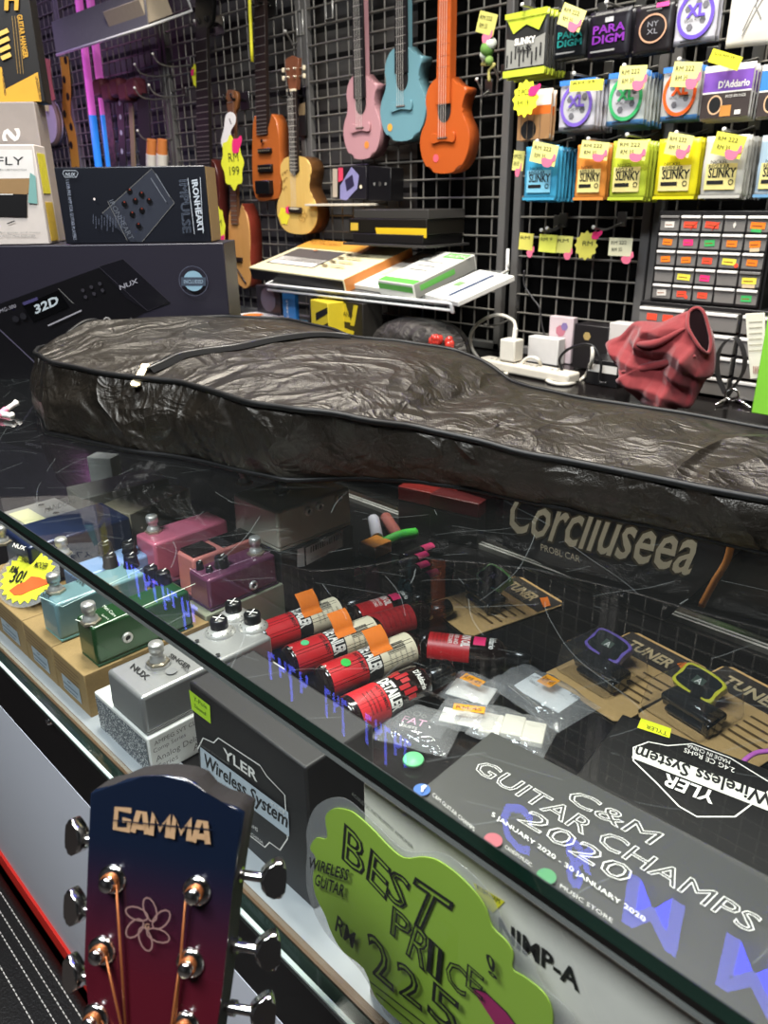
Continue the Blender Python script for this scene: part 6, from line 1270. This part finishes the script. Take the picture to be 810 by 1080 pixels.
for k, (p0, p1, p2) in enumerate((((655, 392), (690, 385), (733, 375)), ((668, 362), (690, 362), (722, 346)))):
    b = B(); ps = smooth_loop([hit(*p, tree) for p in (p0, p1, p2)], 8, False); nn = len(ps); b.tube([p+V((.002, -.003, 0)) for p in ps], .006, RC, 8, False, None, [.0015+.006*math.sin(math.pi*i/(nn-1)) for i in range(nn)]); b.obj('fold', rcl)
# power strip, charger, cables
s0, s1 = onz(509, 378, ZC+.02), onz(606, 396, ZC+.02); dr = (s1-s0).normalized(); PW = M('cfc8ba', .4)
Mp = mat4((s0+s1)/2-V((0, 0, .02)), dr, V((-dr.y, dr.x, 0)))
t = thing('power_strip', 'white power strip lying along the back counter', 'power strip', Mp.translation); L_ = (s1-s0).length
b = B(Mp); b.box((0, 0, .013), (L_, .045, .024), PW, .006, None, 3); b.obj('body', t)
for k in range(4):
    b = B(Mp); x = -L_*.34+k*L_*.22
    for q in ((0, .008), (-.007, -.006), (.007, -.006)): b.box((x+q[0], q[1], .0252), (.003, .006, .0006), INK)
    b.obj('socket', t)
q = Mp @ V((-L_*.17, .0, .026)); t = thing('wall_charger', 'white cube phone charger plugged upright on the power strip', 'charger', q)
b = B(Matrix.Translation(q)); b.box((0, 0, .026), (.042, .036, .050), M('d9d4c8', .35), .004, None, 3); b.obj('body', t); b = B(Matrix.Translation(q)); b.cyl((.006, -.0, .051), (.008, -.0, .075), .0055, M('f2efe8', .35)); b.obj('cable_plug', t)
top = q+V((.008, 0, .075))
wp = [top]+[ony(*p, 1.50) for p in ((541, 338), (527, 332), (512, 336), (500, 346), (496, 358), (501, 373))]+[onz(*p, ZC+.004) for p in ((520, 393), (541, 392))]+[ony(*p, 1.44) for p in ((556, 378), (568, 380))]+[onz(*p, ZC+.004) for p in ((572, 394), (580, 403), (600, 405), (616, 398))]+[ony(*p, 1.44) for p in ((624, 381), (625, 366))]
b = B(); b.tube(smooth_loop(wp, 7, False), .0042, M('d9d4c8', .35)); b.obj('charging_cable', label='white charging cable looping over the power strip', cat='cable')
def blob_box(name, label, cat, q, z1, h, m): F, wd, dp = fit(TP(z1), q); return carton(name, label, cat, F, wd, dp, h, m, .003), F, wd, dp
def up_box(name, label, l, r, top, bot, Yf, dp, m, cat='box', yaw=0):
    x0, x1 = ony(l, (top+bot)/2, Yf).x, ony(r, (top+bot)/2, Yf).x; z1 = ony((l+r)/2, top, Yf).z; z0 = max(ZC, ony((l+r)/2, bot, Yf).z); F = T((x0+x1)/2, Yf+dp/2, z1) @ RZ(yaw)
    o = carton(name, label, cat, F, x1-x0, dp, z1-z0, m, .002); return o, faces(F, x1-x0, dp, z1-z0), x1-x0, z1-z0
o, f, wd, h = up_box('cable_packet', 'white plastic packet behind the power strip', 556, 588, 356, 400, 1.575, .03, M('d8d4d0', .4), 'packet')
o, f, wd, h = up_box('picture_packet', 'pink and white pictured packet leaning on the wires', 578, 603, 334, 390, 1.612, .02, M('c9b8bc', .4), 'packet')
b = ink(f['front'], False); b.D((0, h*.2), .014, M('b06a7a', .5), 7); b.D((.01, h*.3), .010, M('7a6a9a', .5), 6); b.obj('printed_face', o)
o, f, wd, h = up_box('black_carton', 'black carton with a small gold mark behind the power strip', 604, 640, 343, 390, 1.57, .05, M('1a1719', .4))
b = ink(f['front'], False); b.D((-wd*.1, h*.25), .010, M('a8905a', .5), 6); b.obj('printed_face', o)
o, f, wd, h = up_box('white_carton', 'small white carton on the left of the red pouch', 641, 664, 341, 380, 1.575, .04, M('c8c2be', .5))
o, f, wd, h = up_box('equipment_case', 'low black device with a white top label left of the red pouch', 618, 652, 380, 412, 1.46, .07, M('161517', .35), 'device')
b = ink(f['front'], False); b.R(-wd*.45, h*.02, wd*.9, h*.3, M('c9c6c0', .5)); b.obj('label_strip', o)
b = B(); b.tube(smooth_loop([ony(*p, 1.44) for p in ((596, 398), (590, 380), (600, 368), (618, 363), (628, 368), (634, 385), (632, 402), (640, 404))], 5, False), .003, M('141314', .4)); b.obj('black_cable', label='black cable curling left of the red pouch', cat='cable')
b = B(); b.tube(smooth_loop([ony(*p, 1.62) for p in ((553, 285), (553, 300), (562, 315), (569, 325), (572, 345), (580, 372))], 5, False), .0022, M('2f2d2e', .4)); b.obj('thin_wire', label='thin dark wire hanging down the grid above the charger', cat='cable')
# black strap loop and keys
t = thing('key_bunch', 'steel carabiner and keys on a black strap loop right of the red pouch', 'keys', onz(772, 424, ZC))
b = B(); lp = [ony(*p, 1.41) for p in ((765, 415), (757, 395), (758, 372), (768, 358), (778, 358), (785, 374), (784, 392), (774, 408), (768, 418))]; lp = smooth_loop(lp, 5, False); w2 = []
for p in lp: w2 += [p+V((0, -.011, 0)), p+V((0, .011, 0))]
b.add(w2, [(2*i, 2*i+1, 2*i+3, 2*i+2) for i in range(len(lp)-1)], M('232224', .5)); b.obj('strap', t)
b = B(); b.tube([ony(772+7*math.cos(a*.4), 416+6*math.sin(a*.4), 1.40) for a in range(16)], .0022, CHROME, 7, True); b.obj('ring', t)
for p0, p1 in (((768, 420), (755, 427)), ((776, 420), (792, 430)), ((778, 417), (805, 425))):
    a, c = onz(*p0, ZC+.008), onz(*p1, ZC+.003); b = B(); b.tube([a, a.lerp(c, .3), c], .003, CHROME, 6, False, None, [.006, .0035, .0022]); b.obj('key', t)
# book and tag at the right edge
o, f, wd, h = up_box('green_binder', 'bright green and white binder standing at the right edge of the back counter', 806, 830, 268, 440, 1.36, .12, M('7ec23a', .45), 'binder')
b = ink(f['left'], False); b.R(-.055, -h*.48, .11, h*.9, M('dcd8cc', .5)); b.obj('page_block', o)
F = FR(1.365); b = px_body(F, [(786, 331), (806, 330), (807, 398), (791, 400)], .004, M('dedac8', .55), .0008, None, 0); o = b.obj('swing_tag', label='long cream card with small print leaning on the green binder', cat='card')
b = ink(F); b.R
for k in range(6): b.L([(790, 340+k*6), (804, 339+k*6)], .0016, M('a8a490', .6))
for k in range(6): b.L([(795+k*1.6, 386), (795.4+k*1.6, 394)], .0012, M('8a4a3a', .6))
b.obj('print', o)
# under the tilted shelf
o, f, wd, h = up_box('yellow_black_carton', 'yellow and black carton leaning under the tilted shelf, left one', 326, 352, 318, 380, 1.33, .05, M('c9b32a', .5), 'box', -14)
b = ink(f['front'], False); b.Q([(-wd*.2, h*.1), (wd*.5, h*.3), (wd*.5, h*.42), (-wd*.2, h*.25)], INK); b.Q([(-wd*.5, -h*.3), (wd*.5, 0), (wd*.5, h*.12), (-wd*.5, -h*.15)], INK); b.obj('printed_face', o)
o, f, wd, h = up_box('yellow_black_carton', 'yellow and black carton under the tilted shelf, right one', 352, 388, 318, 382, 1.36, .06, M('1c1915', .5), 'box', -10)
b = ink(f['front'], False); b.Q([(-wd*.5, h*.1), (-wd*.5, h*.45), (-wd*.1, h*.45), (wd*.1, h*.1)], M('c9b32a', .5)); b.Q([(wd*.2, h*.45), (wd*.35, h*.45), (wd*.2, h*.05), (wd*.05, h*.05)], M('c9b32a', .5)); b.Q([(-wd*.4, -h*.4), (0, -h*.4), (wd*.2, -h*.05), (-wd*.2, -h*.02)], M('c9b32a', .5)); b.t('STAND', -wd*.35, h*.2, h*.1, INK, wd*.5); b.obj('printed_face', o)
o, f, wd, h = up_box('blue_packet', 'slim blue packet standing left of the yellow and black cartons', 299, 312, 306, 372, 1.42, .015, M('2f74b4', .45), 'packet')
b = ink(f['front'], False); b.t('CABLE', -.003, -h*.1, .008, WHITE, h*.4, rot=90); b.obj('lettering', o)
o, f, wd, h = up_box('dark_packet', 'dark packet with a round grey mark left of the slim blue one', 272, 297, 302, 372, 1.46, .02, M('26242a', .35), 'packet')
b = ink(f['front'], False); b.D((0, h*.2), wd*.3, M('5a5664', .4)); b.obj('printed_face', o)
for k, (q, c, lb) in enumerate((([(248, 334), (272, 338), (284, 331), (262, 327)], 'e2dfd8', 'white leaflet nearest the violet carton, behind the bag'), ([(276, 338), (296, 341), (306, 334), (288, 331)], 'dcd8d0', 'white leaflet with an orange spot behind the bag'), ([(296, 341), (314, 343), (318, 337), (302, 336)], '8ab8d0', 'pale blue leaflet below the slim blue packet'))):
    o, F, wd, dp = blob_box('leaflet', lb, 'leaflet', q, ZC+.05, .049, M(c, .5)); b = ink(F, False); b.D((0, 0), min(wd, dp)*.3, ORANGE if k < 2 else WHITE); b.obj('printed_mark', o)
# black soft case behind the bag and a red toy
b = B(); F = FR(1.40); P = [V((*uvm(F, *p), 0)) for p in ((394, 360), (399, 348), (410, 339), (432, 334), (460, 338), (480, 347), (491, 362), (489, 379), (442, 372), (404, 367))]; P = smooth_loop(P, 4); cc = sum(P, V())/len(P); n = len(P); vs = []; fs = []
for k in range(9):
    q = k/8
    for p in P: u = cc.lerp(p, q); vs.append((u.x, u.y, .05*math.sqrt(max(0, 1-q*q))+.004*ridge((u.x, u.y, 0), 20, 1)))
for k in range(9):
    q = k/8
    for p in P: u = cc.lerp(p, q); vs.append((u.x, u.y, -.07*math.sqrt(max(0, 1-q*q))))
for s_ in (0, 9):
    for k in range(8):
        for i in range(n): f = ((s_+k)*n+i, (s_+k+1)*n+i, (s_+k+1)*n+(i+1) % n, (s_+k)*n+(i+1) % n); fs.append(f if not s_ else f[::-1])
b = B(F); b.add(vs, fs, nylon('grey_nylon', '2e2b2a', .55)); b.obj('soft_case', label='dark grey soft case lying under the tilted shelf', cat='soft case')
t = thing('red_shaker', 'bunch of shiny red beads hanging on a wire hook under the shelf', 'shaker', ony(466, 380, 1.36))
rr_ = random.Random(5)
for k in range(26):
    a, e = rr_.uniform(0, 6.28), rr_.uniform(-.6, 1); p = ony(466, 366, 1.36)+V((.030*math.cos(a)*math.cos(e), -.018*abs(math.sin(a)), .036*math.sin(e)-.01))
    b = B(Matrix.Translation(p) @ RZ(math.degrees(a)) @ RY(40*e)); r = .009; b.lathe([(r*math.sin(i*.3927), -r*1.5*math.cos(i*.3927)) for i in range(9)], M('c23a30', .25, 0, .1, 60, coat=.6), 12); b.obj('bead', t)
peg((512, 343), 'bare wire hook above the power strip', .12, .004, .0); 

# ------------------------------------------------------------------ far left: tilted tray, neon tubes, straps
YT = 1.47; a, c = ony(66, 61, YT), ony(157, 26, YT); zt = c.z
t = thing('tilted_tray', 'grey metal tray shelf with a white wire rim above the neon tubes', 'shelf', ((a.x+c.x)/2, YT, zt))
TT = mat4((c.x, YT, zt), (1, 0, 0), (0, .26, .10)); wS = c.x-a.x+.04
b = B(TT); MG = M('8a8890', .35, .4); b.box((-wS/2, .055, -.002), (wS, .11, .004), MG); b.obj('plate', t)
b = B(); b.box((c.x-wS/2, YT-.002, zt+.05), (wS, .004, .10), MG, .001); b.obj('front_lip', t)
b = B(TT); b.tube([(-wS, -.004, -.004), (.004, -.004, -.004), (.004, .17, -.004), (.004, .17, .05)], .0045, WR); b.obj('wire_rim', t)
F = TT @ T(-.13, .056, .07); o = carton('plain_carton', 'plain beige carton on the tilted tray', 'box', F, .24, .10, .066, M('b9aa94', .6)); 
peg(onm(FR(GW-.03), 205, 22), 'white wire bracket end right of the tilted tray', .03, .05)
def neon(px0, px1, label, split=115):
    Yn = 1.61; t = thing('neon_tube', label, 'neon tube', ony(*px1, Yn), 'neon tubes behind the tray')
    p0, p1 = ony(*px0, Yn), ony(*px1, Yn); q = (split-px0[1])/(px1[1]-px0[1]); mid = p0.lerp(p1, q); r = .0145
    b = B(); b.cyl(p0, mid, r, M('d264bd', .4, emit=.35), n=20); b.obj('pink_section', t)
    b = B(); b.cyl(mid, p1, r, M('2a7fd8', .4, emit=.45), n=20); b.obj('blue_section', t)
neon((76, -60), (107, 200), 'left pink and blue neon tube behind the tray'); neon((88, -60), (119, 200), 'right pink and blue neon tube behind the tray')
for pos, col, e in (((-3.3, 1.42, 1.55), (1, .35, .9), .8), ((-3.35, 1.42, 1.25), (.2, .5, 1), .6)):
    ld = bpy.data.lights.new('neon_glow', 'POINT'); ld.energy = e; ld.color = col; ld.shadow_soft_size = .05; lo = bpy.data.objects.new('neon_glow', ld); COL.objects.link(lo); lo.parent = bpy.data.objects['neon_tube']; lo.matrix_basis = WM(bpy.data.objects['neon_tube']).inverted() @ T(*pos)
def strap(pts, w_, m, label, Y=1.58, pat=None, th=.004):
    F = FR(Y); P = smooth_loop([V((*uvm(F, *p), 0)) for p in pts], 5, False); L, R_ = [], []
    for i, p in enumerate(P):
        d = (P[min(i+1, len(P)-1)]-P[max(0, i-1)]).normalized(); q = V((-d.y, d.x, 0))*w_/2; L.append(tuple(p+q)[:2]); R_.append(tuple(p-q)[:2])
    b = B(F); b.prism(L+R_[::-1], th, m); o = b.obj('guitar_strap', label=label, cat='guitar strap')
    if pat:
        b = ink(F, False)
        for i in range(1, len(P)-1, pat[1]): b.D((P[i].x+pat[2]*(1 if i % 2 else -1), P[i].y), pat[3], M(pat[0], .6), pat[4])
        b.obj('woven_pattern', o)
strap([(67, 60), (70, 90), (70, 120), (76, 145), (80, 185)], .07, M('b5862a', .6), 'yellow strap with black flame marks left of the neon tubes', 1.635, ('17130f', 3, .016, .016, 7))
strap([(49, 62), (51, 85), (55, 106)], .05, M('b56a62', .6), 'short salmon strap hanging beside the black and yellow carton', 1.58)
strap([(112, 104), (116, 140), (121, 185)], .05, speckle('strap_a', '4a2a34', '1c1418', 60), 'dark red patterned strap just right of the neon tubes', 1.58)
strap([(126, 104), (128, 140), (130, 185)], .05, M('101013', .6), 'black strap with a row of white dots', 1.57, ('b8bcc8', 2, .0, .010, 6))
strap([(137, 100), (139, 140), (141, 185)], .03, M('8a7658', .6), 'narrow tan strap between two black straps', 1.57)
strap([(150, 98), (152, 140), (154, 185)], .08, M('0c0b0d', .7), 'wide black strap at the right of the hanging straps', 1.56)
for k, (x, y) in enumerate(((112, 97), (120, 92), (128, 96), (136, 90), (144, 95), (150, 90))):
    pass
b = B(FR(1.56)); 
for k in range(5): q = uvm(FR(1.56), 108+k*9, 93+(k % 2)*5); b.box((q[0], q[1], 0), (.07, .06, .05), M('5a1f2c', .7, 0, .3, 60), .012, RZ(0))
o = b.obj('strap_headers', label='dark red bundle of strap headers on the hooks', cat='strap bundle'); o['kind'] = 'stuff'
t = thing('frame_drum', 'round white skinned frame drum hanging beside the yellow flame strap', 'drum', onm(FR(1.60), 50, 150))
F = FR(1.60) @ T(*uvm(FR(1.60), 50, 128), 0); b = B(F); b.cyl((0, 0, -.03), (0, 0, .0), .085, M('c9c2cc', .6), n=36); b.obj('skin', t); b = B(F); b.tube([(.087*math.cos(i*.2094), .087*math.sin(i*.2094), -.012) for i in range(30)], .010, M('7a6a5a', .5), 8, True); b.obj('hoop', t)
b = B(F); b.cyl((.02, .04, .001), (.04, .09, .003), .012, M('c8c890', .5)); b.obj('beater', t)
for i, (x, lb) in enumerate(((160, 'orange capped white shaker stick, left of the pair above the navy carton'), (171, 'orange capped white shaker stick, right of the pair above the navy carton'))):
    F = FR(1.56); p0, p1 = onm(F, x, 175), onm(F, x, 147); t = thing('shaker_stick', lb, 'shaker', p0); b = B(); b.cyl(p0, p0.lerp(p1, .45), .020, M('d8d2c8', .5)); b.obj('white_body', t); b = B(); b.cyl(p0.lerp(p1, .45), p1, .019, M('c8783c', .5), .017); b.obj('cap', t)

# ------------------------------------------------------------------ lit letter sign hung above the back counter (seen mirrored in the glass)
def refl(px, py, Y): g = onz(px, py, 1.0); d = ray(px, py); d = V((d.x, d.y, -d.z)); return g+d*((Y-g.y)/d.y)
YSG = 1.3; FG = FR(YSG); zb_ = refl(663, 921, YSG).z; zt_ = refl(687, 993, YSG).z
sg = thing('letter_sign', 'blue lit letter sign hanging above the back counter', 'sign', (-1.2, YSG, zb_-.03))
b = B(); b.box((-1.2, YSG+.03, (zb_+zt_)/2), (4.0, .03, zt_-zb_+.12), M('0c0c0e', .6), .004); b.obj('backing_board', sg)
b = ink(FG, False); BL = M('5560ff', .4, emit=6); BL.node_tree.nodes['Principled BSDF'].inputs['Base Color']
def sx(px, py): return refl(px, py, YSG).x
h_ = zt_-zb_
mw = sx(723, 956)-sx(663, 921)
b.t('C', sx(529, 848), zb_, h_, BL, mw*.72, bold=.02); b.t('&', sx(596, 895), zb_, h_, BL, mw*.6, bold=.02); b.t('M', sx(663, 921), zb_, h_, BL, mw, bold=.03); b.t('M', sx(766, 985), zb_, h_, BL, mw, bold=.03)
rs_ = random.Random(11)
for x0, x1, n_ in ((125, 215, 9), (285, 330, 4), (345, 372, 3), (388, 440, 5)):
    u0, u1 = sx(x0, 590+.66*(x0-120)), sx(x1, 590+.66*(x1-120)); g = (u1-u0)/n_
    for k in range(n_):
        u = u0+g*k; hh = h_*(.75, .5, .95, .55, .7)[k % 5]; b.R(u, zb_, g*.24, hh, BL)
        if k % 2: b.R(u+g*.24, zb_+hh*.4, g*.34, h_*.12, BL); b.R(u+g*.58, zb_, g*.2, hh*.5, BL)
        else: b.R(u+g*.24, zb_, g*.4, h_*.12, BL)
b.obj('lit_letters', sg)
b = B()
for x in (-2.6, -.2): b.cyl((x, YSG+.03, zt_+.05), (x, YSG+.03, 3.0), .006, STEEL)
b.obj('hanging_rods', sg)
